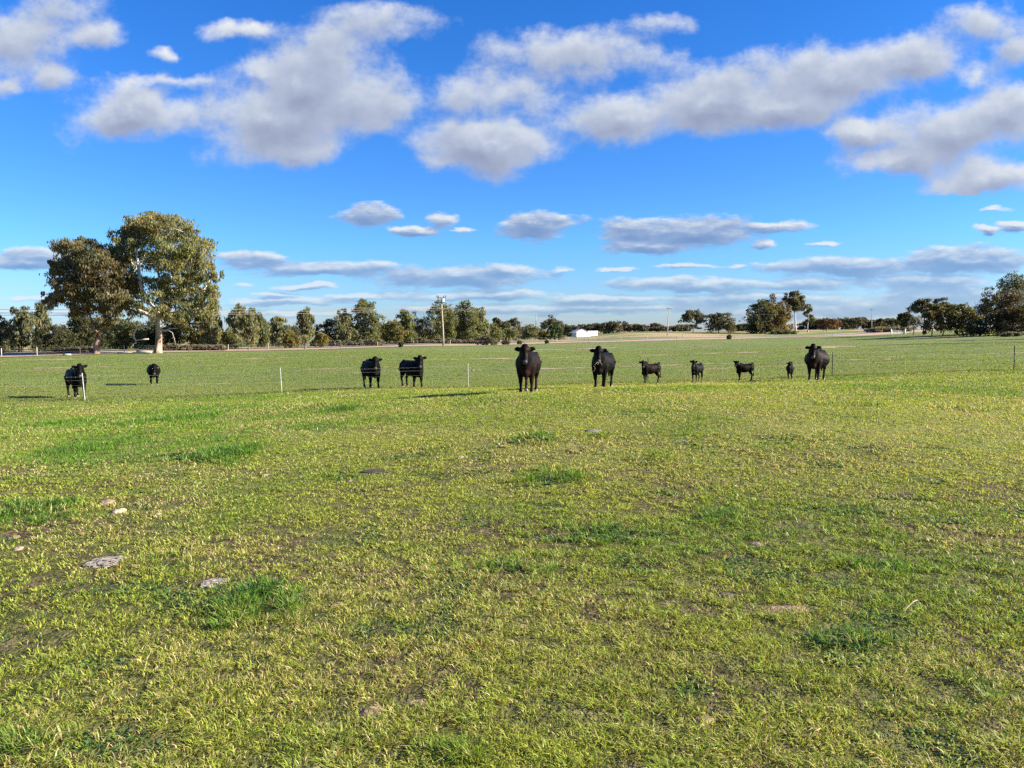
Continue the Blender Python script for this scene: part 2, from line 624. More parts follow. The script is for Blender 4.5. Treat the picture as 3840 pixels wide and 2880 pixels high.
FENCE_PX = [(-420, 1529, 30.0), (320, 1507, 30.6), (1058, 1479, 32.4), (1756, 1456, 33.3), (2430, 1432, 33.8), (3121, 1413, 33.9), (3802, 1391, 33.5), (4500, 1370, 33.2)]
fence_xy = np.array([at(*f)[:2] for f in FENCE_PX])


def fence_y(x):
    return np.interp(x, fence_xy[:, 0], fence_xy[:, 1])


def ground_material():
    m, g, out = new_mat('paddock_ground')
    p = g.node('ShaderNodeBsdfPrincipled')
    pos = g.node('ShaderNodeNewGeometry').outputs['Position']
    sp = g.node('ShaderNodeSeparateXYZ')
    g.put(sp.inputs[0], pos)
    X, Y, Z = sp.outputs
    big = g.noise(pos, 0.09, 4.0, 0.6)
    mid = g.noise(pos, 0.8, 5.0, 0.6)
    fine = g.noise(pos, 9.0, 5.0, 0.65)
    # soil and thatch under the near blades
    soil = g.ramp(fine, [(0.3, (0.04, 0.03, 0.016)), (0.5, (0.095, 0.07, 0.04)), (0.72, (0.25, 0.185, 0.11))])
    moss = g.ramp(fine, [(0.3, (0.055, 0.065, 0.018)), (0.5, (0.10, 0.105, 0.032)), (0.7, (0.20, 0.18, 0.07))])
    lawn = g.ramp(fine, [(0.3, (0.11, 0.125, 0.030)), (0.5, (0.18, 0.20, 0.048)), (0.7, (0.26, 0.26, 0.080))])
    moss = g.mix(g.smooth(Y, 6.0, 13.0), moss, lawn)
    near = g.mix(g.math('MAXIMUM', g.smooth(mid, 0.36, 0.54), g.smooth(Y, 6.0, 14.0, 0.0, 0.8)), soil, moss)
    # grazed sward of the back paddock, with thin bare checks running across it
    sward = g.ramp(g.math('MULTIPLY_ADD', mid, 0.5, g.math('MULTIPLY', fine, 0.5)), [(0.3, (0.100, 0.138, 0.036)), (0.5, (0.140, 0.182, 0.050)), (0.68, (0.19, 0.21, 0.070))])
    st = g.vmath('MULTIPLY', pos, (0.035, 0.30, 0.0))
    streak = g.noise(st, 1.0, 5.0, 0.62)
    dry = g.smooth(streak, 0.585, 0.70)
    sw2 = g.mix(g.math('MULTIPLY', dry, 0.75), sward, rgb(0.27, 0.205, 0.105))
    yy = g.math('MULTIPLY_ADD', X, -0.16, Y)
    wob = g.math('MULTIPLY_ADD', g.math('SUBTRACT', g.noise(g.vmath('MULTIPLY', pos, (0.06, 0.06, 0)), 1.0, 2.0), 0.5), 5.0, yy)
    saw = g.math('ABSOLUTE', g.math('SUBTRACT', g.math('FRACT', g.math('DIVIDE', wob, 13.0)), 0.5))
    check = g.math('MULTIPLY', g.math('LESS_THAN', saw, 0.045), g.smooth(g.noise(g.vmath('MULTIPLY', pos, (0.10, 0.4, 0)), 1.0, 3.0), 0.47, 0.56))
    sw3 = g.mix(g.math('MULTIPLY', check, 0.85), sw2, rgb(0.34, 0.255, 0.145))
    far = g.mix(g.smooth(Y, 34.0, 46.0), near, sw3)
    # dry stubble beyond the road
    stub = g.ramp(mid, [(0.35, (0.30, 0.235, 0.12)), (0.65, (0.42, 0.33, 0.18))])
    beyond = g.math('SUBTRACT', Y, X)
    bn = g.math('MULTIPLY_ADD', big, 30.0, beyond)
    green2 = g.mix(g.smooth(g.noise(g.vmath('MULTIPLY', pos, (0.02, 0.02, 0)), 1.0, 3.0), 0.45, 0.55), stub, sward)
    full = g.mix(g.math('MULTIPLY', g.smooth(bn, 200.0, 215.0), g.smooth(Y, 60.0, 90.0)), far, green2)
    g.put(p.inputs['Base Color'], full)
    p.inputs['Roughness'].default_value = 0.95
    p.inputs['Specular IOR Level'].default_value = 0.1
    bp = g.node('ShaderNodeBump')
    bp.inputs['Strength'].default_value = 0.9
    bp.inputs['Distance'].default_value = 0.05
    g.put(bp.inputs['Height'], g.math('ADD', fine, g.noise(pos, 34.0, 3.0, 0.6)))
    g.put(p.inputs['Normal'], bp.outputs[0])
    g.l.new(p.outputs[0], out.inputs[0])
    return m


ground = link('ground', ground_me, ground_material())
ground['kind'] = 'structure'


# ------------------------------------------------------------------ bare streaks across the back paddock
STREAKS = []


def ground_far(px, py):
    d = ray(px, py)
    lo, hi = 20.0, 400.0
    for _ in range(40):
        m = (lo + hi) / 2
        if CAM_H + d.z / d.y * m > gz(d.x / d.y * m, m):
            lo = m
        else:
            hi = m
    return np.array([d.x / d.y * lo, lo])


def bare_streaks(mat):
    V, Q = [], []
    n0 = 0
    r = np.random.default_rng(14)
    for (x0, y0, x1, y1, th) in [(1850, 1387, 2215, 1380, 5), (2290, 1377, 2560, 1369, 4), (2620, 1366, 2760, 1362, 3), (2050, 1344, 2190, 1339, 3), (1690, 1349, 2010, 1342, 3), (2390, 1333, 2545, 1330, 3),
                                 (2590, 1327, 2880, 1321, 3), (1310, 1400, 1460, 1395, 4), (735, 1374, 825, 1369, 3), (3140, 1352, 3340, 1347, 4), (2990, 1306, 3260, 1297, 4), (3320, 1311, 3420, 1309, 3),
                                 (850, 1348, 1180, 1340, 2.5), (1900, 1314, 2330, 1304, 2.5), (2480, 1304, 2700, 1297, 2), (120, 1381, 420, 1376, 3), (500, 1346, 760, 1341, 2.5), (3380, 1268, 3620, 1262, 3), (1740, 1390, 1800, 1388, 3), (2900, 1360, 3060, 1357, 2.5), (30, 1352, 330, 1348, 3)]:
        a, b = ground_far(x0, y0), ground_far(x1, y1)
        n = 26
        t = np.linspace(0, 1, n)
        C = a[None] * (1 - t[:, None]) + b[None] * t[:, None]
        half = 0.7 * th * C[:, 1] ** 2 / (F * 2.55) / 2
        w = half * 1.9 * np.clip(fbm(t * 11, t * 0 + r.uniform(0, 90), 1.0, 3, 3) * 2.2 - 0.62, 0.0, 1.3) * np.sin(np.pi * np.clip(t * 0.98 + 0.01, 0, 1)) ** 0.35
        wob = (fbm(t * 7, t * 0 + r.uniform(0, 90), 1.0, 5, 3) - 0.5) * half * 3.0
        for k in (-1, 0, 1):
            x, y = C[:, 0], C[:, 1] + wob + w * k
            V.append(np.stack([x, y, ground_z(x, y) + 0.02 + (0.015 if k == 0 else 0)], -1))
        for k in range(2):
            i0 = n0 + k * n + np.arange(n - 1)
            Q.append(np.stack([i0, i0 + 1, i0 + 1 + n, i0 + n], -1))
        n0 += 3 * n
        STREAKS.append((C, half, w, wob))
    o = link('bare_soil', mesh_np('bare_soil', np.concatenate(V), np.concatenate(Q), smooth=True), mat)
    o['kind'] = 'structure'


MAT['bare_soil'] = simple('bare_dry_soil', (0.29, 0.22, 0.125), 0.95, 1.2, 0.3)
bare_streaks(MAT['bare_soil'])


def on_streak(x, y):
    m = np.zeros(len(x), bool)
    for C, half, w, wob in STREAKS:
        o = np.argsort(C[:, 0])
        cx = C[o, 0]
        yy = np.interp(x, cx, (C[:, 1] + wob)[o])
        ww = np.interp(x, cx, w[o])
        m |= (x > cx[0]) & (x < cx[-1]) & (np.abs(y - yy) < ww * 1.15)
    return m


# ------------------------------------------------------------------ road corridor
def strip(name, line, width0, width1, lift, mat):
    """ribbon between two offsets (metres, away from the camera) of a plan line"""
    L = np.array(line)
    # resample
    seg = np.r_[0, np.cumsum(np.hypot(*np.diff(L, axis=0).T))]
    s = np.arange(0, seg[-1], 2.5)
    x, y = np.interp(s, seg, L[:, 0]), np.interp(s, seg, L[:, 1])
    dx, dy = np.gradient(x), np.gradient(y)
    n = np.hypot(dx, dy)
    nx, ny = -dy / n, dx / n
    cols = np.linspace(width0, width1, 9)
    ragged = (fbm(s, s * 0, 9.0, 31, 3) - 0.5)
    V = []
    for k, c in enumerate(cols):
        cc = c + (ragged * 3.0 if (k == 0 and 'verge' in name) else 0)
        px_, py_ = x + nx * cc, y + ny * cc
        V.append(np.stack([px_, py_, ground_z(px_, py_) + lift], -1))
    V = np.stack(V, 1)
    m = len(s)
    id_ = np.arange(m * 9).reshape(m, 9)
    q = np.stack([id_[:-1, :-1], id_[1:, :-1], id_[1:, 1:], id_[:-1, 1:]], -1).reshape(-1, 4)[:, ::-1]
    o = link(name, mesh_np(name, V.reshape(-1, 3), q, smooth=True), mat)
    o['kind'] = 'structure'
    return o


edge = [(-160, 5), (-105, 58)] + [tuple(at(px, py, d)[:2]) for px, py, d in
        [(0, 1342, 98), (600, 1323, 115), (860, 1318, 123), (1300, 1308, 137), (1700, 1298, 155), (2100, 1287, 181), (2600, 1273, 228), (3200, 1261, 300)]] + [(260, 420), (420, 560), (800, 900)]
EDGE = np.array(edge)


def verge_mat():
    m, g, out = new_mat('bare_verge')
    p = g.node('ShaderNodeBsdfPrincipled')
    pos = g.node('ShaderNodeNewGeometry').outputs['Position']
    n = g.noise(pos, 0.35, 5.0, 0.6)
    f = g.noise(pos, 3.0, 4.0, 0.6)
    c = g.ramp(g.math('MULTIPLY_ADD', f, 0.4, g.math('MULTIPLY', n, 0.6)), [(0.35, (0.29, 0.185, 0.115)), (0.55, (0.40, 0.275, 0.175)), (0.7, (0.47, 0.36, 0.21))])
    g.put(p.inputs['Base Color'], g.mix(g.smooth(n, 0.56, 0.66), c, rgb(0.17, 0.15, 0.06)))
    p.inputs['Roughness'].default_value = 0.95
    g.l.new(p.outputs[0], out.inputs[0])
    return m


MAT['verge'] = verge_mat()
MAT['asphalt'] = simple('worn_asphalt', (0.27, 0.245, 0.225), 0.9, 0.6, 0.18)
strip('road_verge', EDGE, 0, 19.5, 0.06, MAT['verge'])
strip('road', EDGE, 20, 27, 0.16, MAT['asphalt'])
strip('far_verge', EDGE, 27.5, 31, 0.06, MAT['verge'])

# ------------------------------------------------------------------ trees
class Tree:
    def __init__(self):
        self.bark = MB()
        self.lv, self.lc = [], []
        self.dead = MB()

    def leaves(self, C, L, W, droop, cols, r):
        n = len(C)
        d = r.normal(size=(n, 3))
        d /= np.linalg.norm(d, axis=1)[:, None]
        d = d * (1 - droop) + np.array([0, 0, -1.0]) * droop
        d /= np.linalg.norm(d, axis=1)[:, None]
        s = np.cross(d, r.normal(size=(n, 3)))
        s /= np.linalg.norm(s, axis=1)[:, None] + 1e-9
        Ls = (L * r.uniform(0.6, 1.4, n))[:, None]
        Ws = (W * r.uniform(0.6, 1.4, n))[:, None]
        Q = np.stack([C - d * Ls / 2, C + s * Ws / 2 - d * Ls * 0.1, C + d * Ls / 2, C - s * Ws / 2 - d * Ls * 0.1], 1)
        self.lv.append(Q.reshape(-1, 3))
        self.lc.append(np.repeat(cols, 4, axis=0))

    def lobe(self, c, rad, n, r, base_col, L, W, droop, n_cl=None, fill=0.95, tuft=0.40):
        """a lobe of foliage: sub-clumps over its volume, each a dome of hanging leaf sprays"""
        rad = np.asarray(rad, float)
        n_cl = n_cl or max(7, int(n / 75))
        d = r.normal(size=(n_cl, 3))
        d /= np.linalg.norm(d, axis=1)[:, None]
        d[:, 2] = d[:, 2] * 0.9 + 0.12
        q = r.uniform(0.25, 1.0, n_cl) ** 0.5
        centres = np.asarray(c) + d * rad * (q * fill)[:, None]
        sizes = r.uniform(0.6, 1.25, n_cl)
        k = r.choice(n_cl, n, p=sizes ** 2 / (sizes ** 2).sum())
        e = r.normal(size=(n, 3))
        e /= np.linalg.norm(e, axis=1)[:, None]
        e *= (r.uniform(0.15, 1.0, n) ** 0.45 * np.where(r.uniform(size=n) < 0.28, r.uniform(1.0, 1.7, n), 1.0))[:, None]
        e[:, 2] = np.where(e[:, 2] < -0.2, -0.2 + (e[:, 2] + 0.2) * 1.2, e[:, 2] * 0.75)
        P = centres[k] + e * (rad * tuft)[None, :] * sizes[k][:, None]
        tone = (r.normal(1.0, 0.13, n_cl))[k] * r.normal(1.0, 0.18, n)
        warm = (r.normal(0, 0.10, n_cl))[k] + r.normal(0, 0.06, n)
        col = np.asarray(base_col)[None, :] * np.clip(tone, 0.5, 1.7)[:, None]
        col = col * np.stack([1 + warm, 1 + warm * 0.25, 1 - warm], 1)
        self.leaves(P, L, W, droop, np.clip(col, 0.004, 0.5), r)
        return centres

    def limb(self, p0, p1, r0, r1, r, sag=0.0, n=6, wob=0.08, sides=6):
        p0, p1 = np.asarray(p0, float), np.asarray(p1, float)
        ln = np.linalg.norm(p1 - p0)
        pts, rad = [], []
        o = r.normal(size=3) * wob * ln
        o2 = r.normal(size=3) * wob * ln * 0.5
        for i in range(n + 1):
            t = i / n
            b = math.sin(math.pi * t)
            pts.append(p0 * (1 - t) + p1 * t + o * b + o2 * math.sin(2 * math.pi * t) + np.array([0, 0, -sag * ln * b]))
            rad.append(r0 * (1 - t) + r1 * t)
        self.bark.tube(pts, rad, sides)
        return pts

    def trunk(self, p0, p1, r0, r1, r, flare=1.5, n=8, wob=0.03, sides=9):
        p0, p1 = np.asarray(p0, float), np.asarray(p1, float)
        ln = np.linalg.norm(p1 - p0)
        o = r.normal(size=3) * wob * ln
        pts, rad = [], []
        for i in range(n + 1):
            t = i / n
            pts.append(p0 * (1 - t) + p1 * t + o * math.sin(math.pi * t) - (np.array([0, 0, 0.25]) if i == 0 else 0))
            rad.append((r0 * (1 - t) + r1 * t) * (1 + (flare - 1) * max(0, 1 - t * 6)))
        self.bark.tube(pts, rad, sides)

    def finish(self, name, label, cat, loc, bark, group=None):
        root = thing(name, label, cat, loc, group=group)
        if self.bark.v:
            self.bark.build('trunk', bark, root, smooth=True)
        if self.dead.v:
            self.dead.build('dead_limb', MAT['dead_wood'], root, smooth=True)
        if self.lv:
            V = np.concatenate(self.lv)
            me = mesh_np('crown', V, np.arange(len(V)).reshape(-1, 4))
            col_attr(me, 'tint', np.concatenate(self.lc))
            link('crown', me, MAT['leaf'], root)
        return root


OLIVE = (0.140, 0.132, 0.045)
OLIVE_B = (0.140, 0.108, 0.046)       # bronze
GREY = (0.172, 0.175, 0.090)
GREYD = (0.095, 0.092, 0.056)
GREEN = (0.142, 0.152, 0.058)
DARK = (0.072, 0.078, 0.034)
YELL = (0.19, 0.165, 0.045)
RUST = (0.17, 0.085, 0.030)


def big_gum(base, lobes, depth, name, label, bark, col, density, seed, r_trunk, fork, extra=None, L=0.42, W=0.15, colvar=0.1, limbs=True):
    r = np.random.default_rng(seed)
    root = ground_at(base[0], base[1], depth)
    m = depth / F
    t = Tree()

    def loc(px, py, dy=0.0):
        p = at(px, py, depth)
        return np.array([p[0] - root[0], dy, p[2] - root[2]])
    fk = loc(*fork)
    t.trunk((0, 0, 0), fk, r_trunk, r_trunk * 0.72, r)
    xs_ = [l[0] for l in lobes]
    cx = (min(xs_) + max(xs_)) / 2
    R = (max(xs_) - min(xs_)) / 2 + 30
    hubs = []
    for i, l in enumerate(lobes):
        px, py, rx, ry = l[:4]
        room = math.sqrt(max(0.05, 1 - ((px - cx) / R) ** 2)) * R * m * 0.75
        for rep in range(2):
            dy = r.uniform(-1, 0.15) * room if rep == 0 else r.uniform(0.1, 1) * room
            c = loc(px + (0 if rep == 0 else r.normal() * 14), py + (0 if rep == 0 else r.normal() * 8), 0)
            c = c * (1 + dy / depth)              # farther or nearer along the crown's depth
            c[0] += root[0] * dy / depth
            c[1] = dy
            c[2] += (root[2] - CAM_H) * dy / depth
            rx, ry = rx * 1.12, ry * 1.12
            rad = np.array([rx * m, (rx + ry) * 0.5 * m, ry * m])
            nleaf = int(rx * ry * density * (1.0 if rep == 0 else 0.55))
            cc = np.asarray(col) * (1 + r.normal() * colvar) * np.array([1 + r.normal() * 0.05, 1, 1 - abs(r.normal()) * 0.08])
            cen = t.lobe(c, rad, nleaf, r, cc, L, W, 0.66, n_cl=max(7, int(nleaf / 60)), fill=1.0, tuft=0.33)
            hubs.append((c, cen, rep))
    if limbs:
        # main limbs, then branches from the nearest limb point, then twigs to the clumps
        nodes = [fk]
        order = sorted(hubs, key=lambda h: np.linalg.norm(h[0] - fk))
        for c, cen, rep in order:
            cand = [(np.linalg.norm(q - c) + 0.9 * max(0, q[2] - c[2]) + (0.20 * np.linalg.norm(q - fk)), j) for j, q in enumerate(nodes)]
            q = nodes[min(cand)[1]]
            dist = np.linalg.norm(c - q)
            lev = np.linalg.norm(q - fk)
            r0 = max(0.09, r_trunk * 0.42 * math.exp(-lev / 5.0))
            pts = t.limb(q, c, r0, max(0.05, r0 * 0.45), r, sag=0.06, n=6)
            nodes += pts[2:]
            for k in range(0, len(cen), 3):
                t.limb(pts[-1], cen[k], 0.05, 0.02, r, n=3, sides=4)
    if extra:
        extra(t, loc, r)
    return t.finish(name, label, 'tree', root, bark)


def dead_limbs(t, loc, r):
    # bleached, bent dead limb hanging left of the trunk
    P = [(575, 1233), (560, 1226), (540, 1224), (522, 1233), (513, 1250), (514, 1266), (522, 1278), (520, 1286), (506, 1290), (500, 1284)]
    t.dead.tube([loc(x, y, -0.9) for x, y in P], [.15, .15, .15, .14, .13, .12, .10, .09, .07, .04], 7)
    t.dead.tube([loc(524, 1275, -0.9), loc(545, 1273, -0.9), loc(568, 1271, -0.8)], [.07, .09, .10], 6)
    t.dead.tube([loc(511, 1288, -0.9), loc(509, 1300, -0.9)], [.06, .025], 5)
    t.dead.tube([loc(604, 1236, -0.4), loc(640, 1238, -1.0), loc(660, 1248, -1.2), loc(668, 1275, -1.2), loc(672, 1292, -1.2)], [.11, .07, .05, .04, .02], 6)
    t.dead.tube([loc(615, 1240, -0.4), loc(650, 1232, -0.8), loc(676, 1231, -1.0)], [.10, .08, .05], 6)
    # the pale main limbs seen against the crown
    for P, r0 in (([(592, 1200), (572, 1190), (550, 1170), (524, 1152), (490, 1150)], .34), ([(600, 1190), (606, 1150), (618, 1105), (634, 1075), (655, 1045), (700, 1010)], .38),
                  ([(598, 1195), (585, 1160), (566, 1130), (540, 1080), (538, 1030), (536, 985), (530, 940)], .36), ([(606, 1150), (608, 1090), (608, 1030), (598, 990)], .26),
                  ([(540, 1080), (520, 1050), (505, 1030), (470, 1000)], .22), ([(640, 1066), (690, 1050), (740, 1062)], .16), ([(600, 1195), (640, 1176), (690, 1168)], .2)):
        n = len(P)
        t.bark.tube([loc(x, y, -2.2 * i / n) for i, (x, y) in enumerate(P)], [r0 * (1 - 0.7 * i / n) for i in range(n)], 8)


GUM = [(470, 925, 45, 36), (520, 860, 50, 34), (590, 835, 60, 28), (555, 838, 65, 33), (620, 858, 80, 42), (690, 872, 42, 32), (485, 885, 58, 40), (555, 905, 75, 40), (655, 920, 72, 42), (735, 935, 52, 45), (448, 965, 50, 42),
       (535, 985, 62, 40), (620, 985, 66, 42), (700, 990, 60, 46), (772, 1010, 40, 46), (465, 1030, 48, 32), (588, 1062, 50, 30), (660, 1060, 48, 34), (725, 1055, 52, 28),
       (790, 1040, 22, 26), (478, 1090, 46, 34), (560, 1112, 40, 26), (690, 1112, 62, 34), (760, 1092, 45, 32), (788, 1120, 22, 38), (495, 1150, 40, 30), (620, 1128, 46, 28),
       (700, 1165, 58, 32), (765, 1160, 46, 34), (590, 1160, 40, 24), (645, 1195, 44, 26)]
RED = [(330, 915, 45, 24), (268, 942, 58, 32), (238, 985, 45, 34), (325, 968, 60, 38), (398, 962, 48, 38), (300, 1020, 66, 38), (385, 1030, 66, 48), (215, 1005, 24, 32),
       (250, 1082, 56, 32), (330, 1090, 78, 42), (410, 1105, 66, 40), (196, 1112, 26, 38), (262, 1122, 56, 28), (186, 1140, 18, 28), (440, 1140, 46, 34), (350, 1150, 58, 30),
       (300, 1165, 40, 24), (455, 1060, 40, 36), (420, 1190, 44, 26), (395, 1225, 30, 18)]
big_gum((592, 1322), GUM, 113, 'gum_tree', 'tallest gum with huge rounded olive crown, white limbs and peeling reddish trunk', MAT['bark_gum'], (0.185, 0.180, 0.085), 0.41, 21, 0.52, (592, 1196), dead_limbs)
big_gum((362, 1329), RED, 110, 'gum_tree', 'large bronze-green gum with dark trunk standing left of the tallest gum', MAT['bark_dark'], (0.138, 0.120, 0.062), 0.50, 22, 0.46, (372, 1252), None)


def pix_tree(px, base, top, x0, x1, depth, kind, col, label, seed, bark='bark_grey', name='tree', group=None, dens=1.0, trunk_px=None, cat='tree'):
    """a tree whose outline is given by where it stands and how far it spreads"""
    r = np.random.default_rng(seed * 7 + 3)
    m = depth / F
    root = ground_at(trunk_px if trunk_px is not None else px, base, depth)
    pt = at((x0 + x1) / 2, top, depth)
    H = pt[2] - root[2]
    Wd = (x1 - x0) * m / 2
    cx = pt[0] - root[0]
    t = Tree()
    apx = (x1 - x0) * (base - top) * 0.0711      # screen area in render pixels
    N = int(np.clip(apx * 5.5 * dens, 400, 11000))
    pxm = depth / 768.0                             # metres per render pixel
    L, W = max(0.28, 1.9 * pxm), max(0.14, 0.92 * pxm)
    lobes = []
    if kind.startswith('weeping'):
        lowz = 0.26 if kind == 'weeping_t' else 0.10
        n = max(9, int(2.6 * H / max(Wd, 1) + 7))
        n += 4
        for i in range(n):
            f = (i + 0.5) / n
            z = H * (lowz + (0.90 - lowz) * f)
            env = Wd * ((0.78 + 0.22 * math.sin(math.pi * min(1, f * 1.3))) if f < 0.6 else max(0.30, math.sqrt(max(0.0, 1 - ((f - 0.5) / 0.56) ** 2))))
            lw = min(env, Wd * r.uniform(0.42, 0.62))
            off = r.uniform(-1, 1) * max(0.0, env - lw * 0.7)
            lobes.append(((cx + off, r.uniform(-1, 1) * Wd * 0.4, z), (lw, lw * 0.9, H * r.uniform(0.09, 0.15))))
        droop, tr = 0.85, 0.2
        L *= 1.3
    elif kind == 'bush':
        n = max(9, int(Wd * 1.6 / max(H, 1) * 6 + 6))
        for i in range(n):
            a = r.uniform(-1, 1)
            z = r.uniform(0.12, 0.86) * H * math.sqrt(max(0.12, 1 - a * a * 0.85))
            lobes.append(((cx + a * Wd * 0.78, r.uniform(-1, 0.8) * Wd * 0.5, z), (Wd * r.uniform(0.22, 0.36), Wd * 0.32, H * r.uniform(0.13, 0.22))))
        lobes.append(((cx, 0, H * 0.82), (Wd * 0.42, Wd * 0.42, H * 0.2)))
        for a in np.linspace(-.9, .9, 8):
            zt = H * (0.84 + r.uniform(-.07, .05)) * math.sqrt(1 - 0.72 * a * a)
            lobes.append(((cx + a * Wd * .92, r.uniform(-.5, .5) * Wd * .6, zt), (Wd * r.uniform(.24, .36), Wd * .34, H * r.uniform(.11, .17))))
        for a in (-0.6, -0.2, 0.2, 0.6):
            lobes.append(((cx + a * Wd, 0, H * 0.18), (Wd * 0.36, Wd * 0.4, H * 0.2)))
            lobes.append(((cx + a * Wd * .8, 0, H * 0.48), (Wd * 0.34, Wd * 0.4, H * 0.2)))
        droop, tr = 0.5, 0.15
    elif kind == 'dome':
        n = max(14, int(Wd / max(H, 1) * 11 + 11))
        for i in range(n):
            a = r.uniform(-1, 1)
            top_z = H * (0.52 + 0.44 * math.sqrt(max(0.0, 1 - a * a)))
            z = r.uniform(0.24 * H, top_z) if i % 2 else top_z * 0.88
            lobes.append(((cx + a * Wd * 0.80, r.uniform(-1, 1) * Wd * 0.55, z), (Wd * r.uniform(0.28, 0.42), Wd * 0.36, H * r.uniform(0.12, 0.19))))
        droop, tr = 0.6, 0.45
    elif kind == 'gumcap':
        n = 9
        for i in range(n):
            a = r.uniform(-1, 1)
            z = H * (r.uniform(0.62, 0.90) - 0.10 * a * a)
            lobes.append(((cx + a * Wd * 0.72, r.uniform(-1, 1) * Wd * 0.6, z), (Wd * r.uniform(0.40, 0.56), Wd * 0.45, H * r.uniform(0.08, 0.12))))
        lobes.append(((cx, 0, H * 0.91), (Wd * 0.5, Wd * 0.5, H * 0.08)))
        droop, tr = 0.6, 0.75
    elif kind == 'open':
        n = 9
        for i in range(n):
            f = (i + 0.5) / n
            a = r.uniform(-1, 1) * (1.05 - f * 0.6)
            lobes.append(((cx + a * Wd * 0.8, r.uniform(-1, 1) * Wd * 0.5, H * (0.42 + 0.52 * f)), (Wd * r.uniform(0.24, 0.36), Wd * 0.3, H * r.uniform(0.05, 0.09))))
        droop, tr = 0.6, 0.8
    else:                                           # bare, twiggy
        droop, tr = 0.5, 0.8
    rt = max(0.10, H * 0.022)
    if kind == 'bare':
        t.trunk((0, 0, 0), (cx * 0.4, 0, H * 0.3), rt, rt * 0.7, r)
        for i in range(16):
            e = np.array([cx + r.uniform(-1, 1) * Wd, r.uniform(-1, 1) * Wd * 0.7, H * r.uniform(0.55, 1.0)])
            b = np.array([cx * 0.4, 0, H * r.uniform(0.22, 0.34)])
            pts = t.limb(b, e, rt * 0.42, rt * 0.12, r, n=5, sides=4)
            for k in range(5):
                s = pts[r.integers(2, 6)]
                t.limb(s, s + r.normal(size=3) * np.array([1, 1, 0.6]) * Wd * 0.28 + np.array([0, 0, H * 0.06]), rt * 0.13, rt * 0.05, r, n=3, sides=3)
        lobes = [((cx + r.uniform(-.6, .6) * Wd, 0, H * r.uniform(0.5, 0.85)), (Wd * 0.5, Wd * 0.5, H * 0.2)) for _ in range(5)]
        N = int(N * 0.22)
    else:
        hub = np.array([cx * 0.7, 0, H * (0.66 if kind == 'gumcap' else 0.46 if kind == 'open' else 0.30)])
        t.trunk((0, 0, 0), hub, rt, rt * 0.65, r)
        for c, rad in lobes:
            c = np.array(c)
            if c[2] > hub[2] * 0.8 or kind == 'gumcap':
                b = hub if c[2] < H * 0.6 or kind == 'bush' else hub * 0.5 + np.array([cx * 0.5, 0, H * 0.3])
                t.limb(b if b[2] < c[2] else hub * 0.8, c, rt * 0.42, rt * 0.14, r, n=4, sides=5)
    vol = np.array([l[1][0] * l[1][2] for l in lobes])
    for (c, rad), v in zip(lobes, vol / vol.sum()):
        cc = np.asarray(col) * (1 + r.normal() * 0.10)
        t.lobe(c, np.array(rad) * 1.12, max(60, int(N * v)), r, cc, L, W, droop, fill=0.95, tuft=0.42)
    return t.finish(name, label, cat, root, MAT[bark], group)


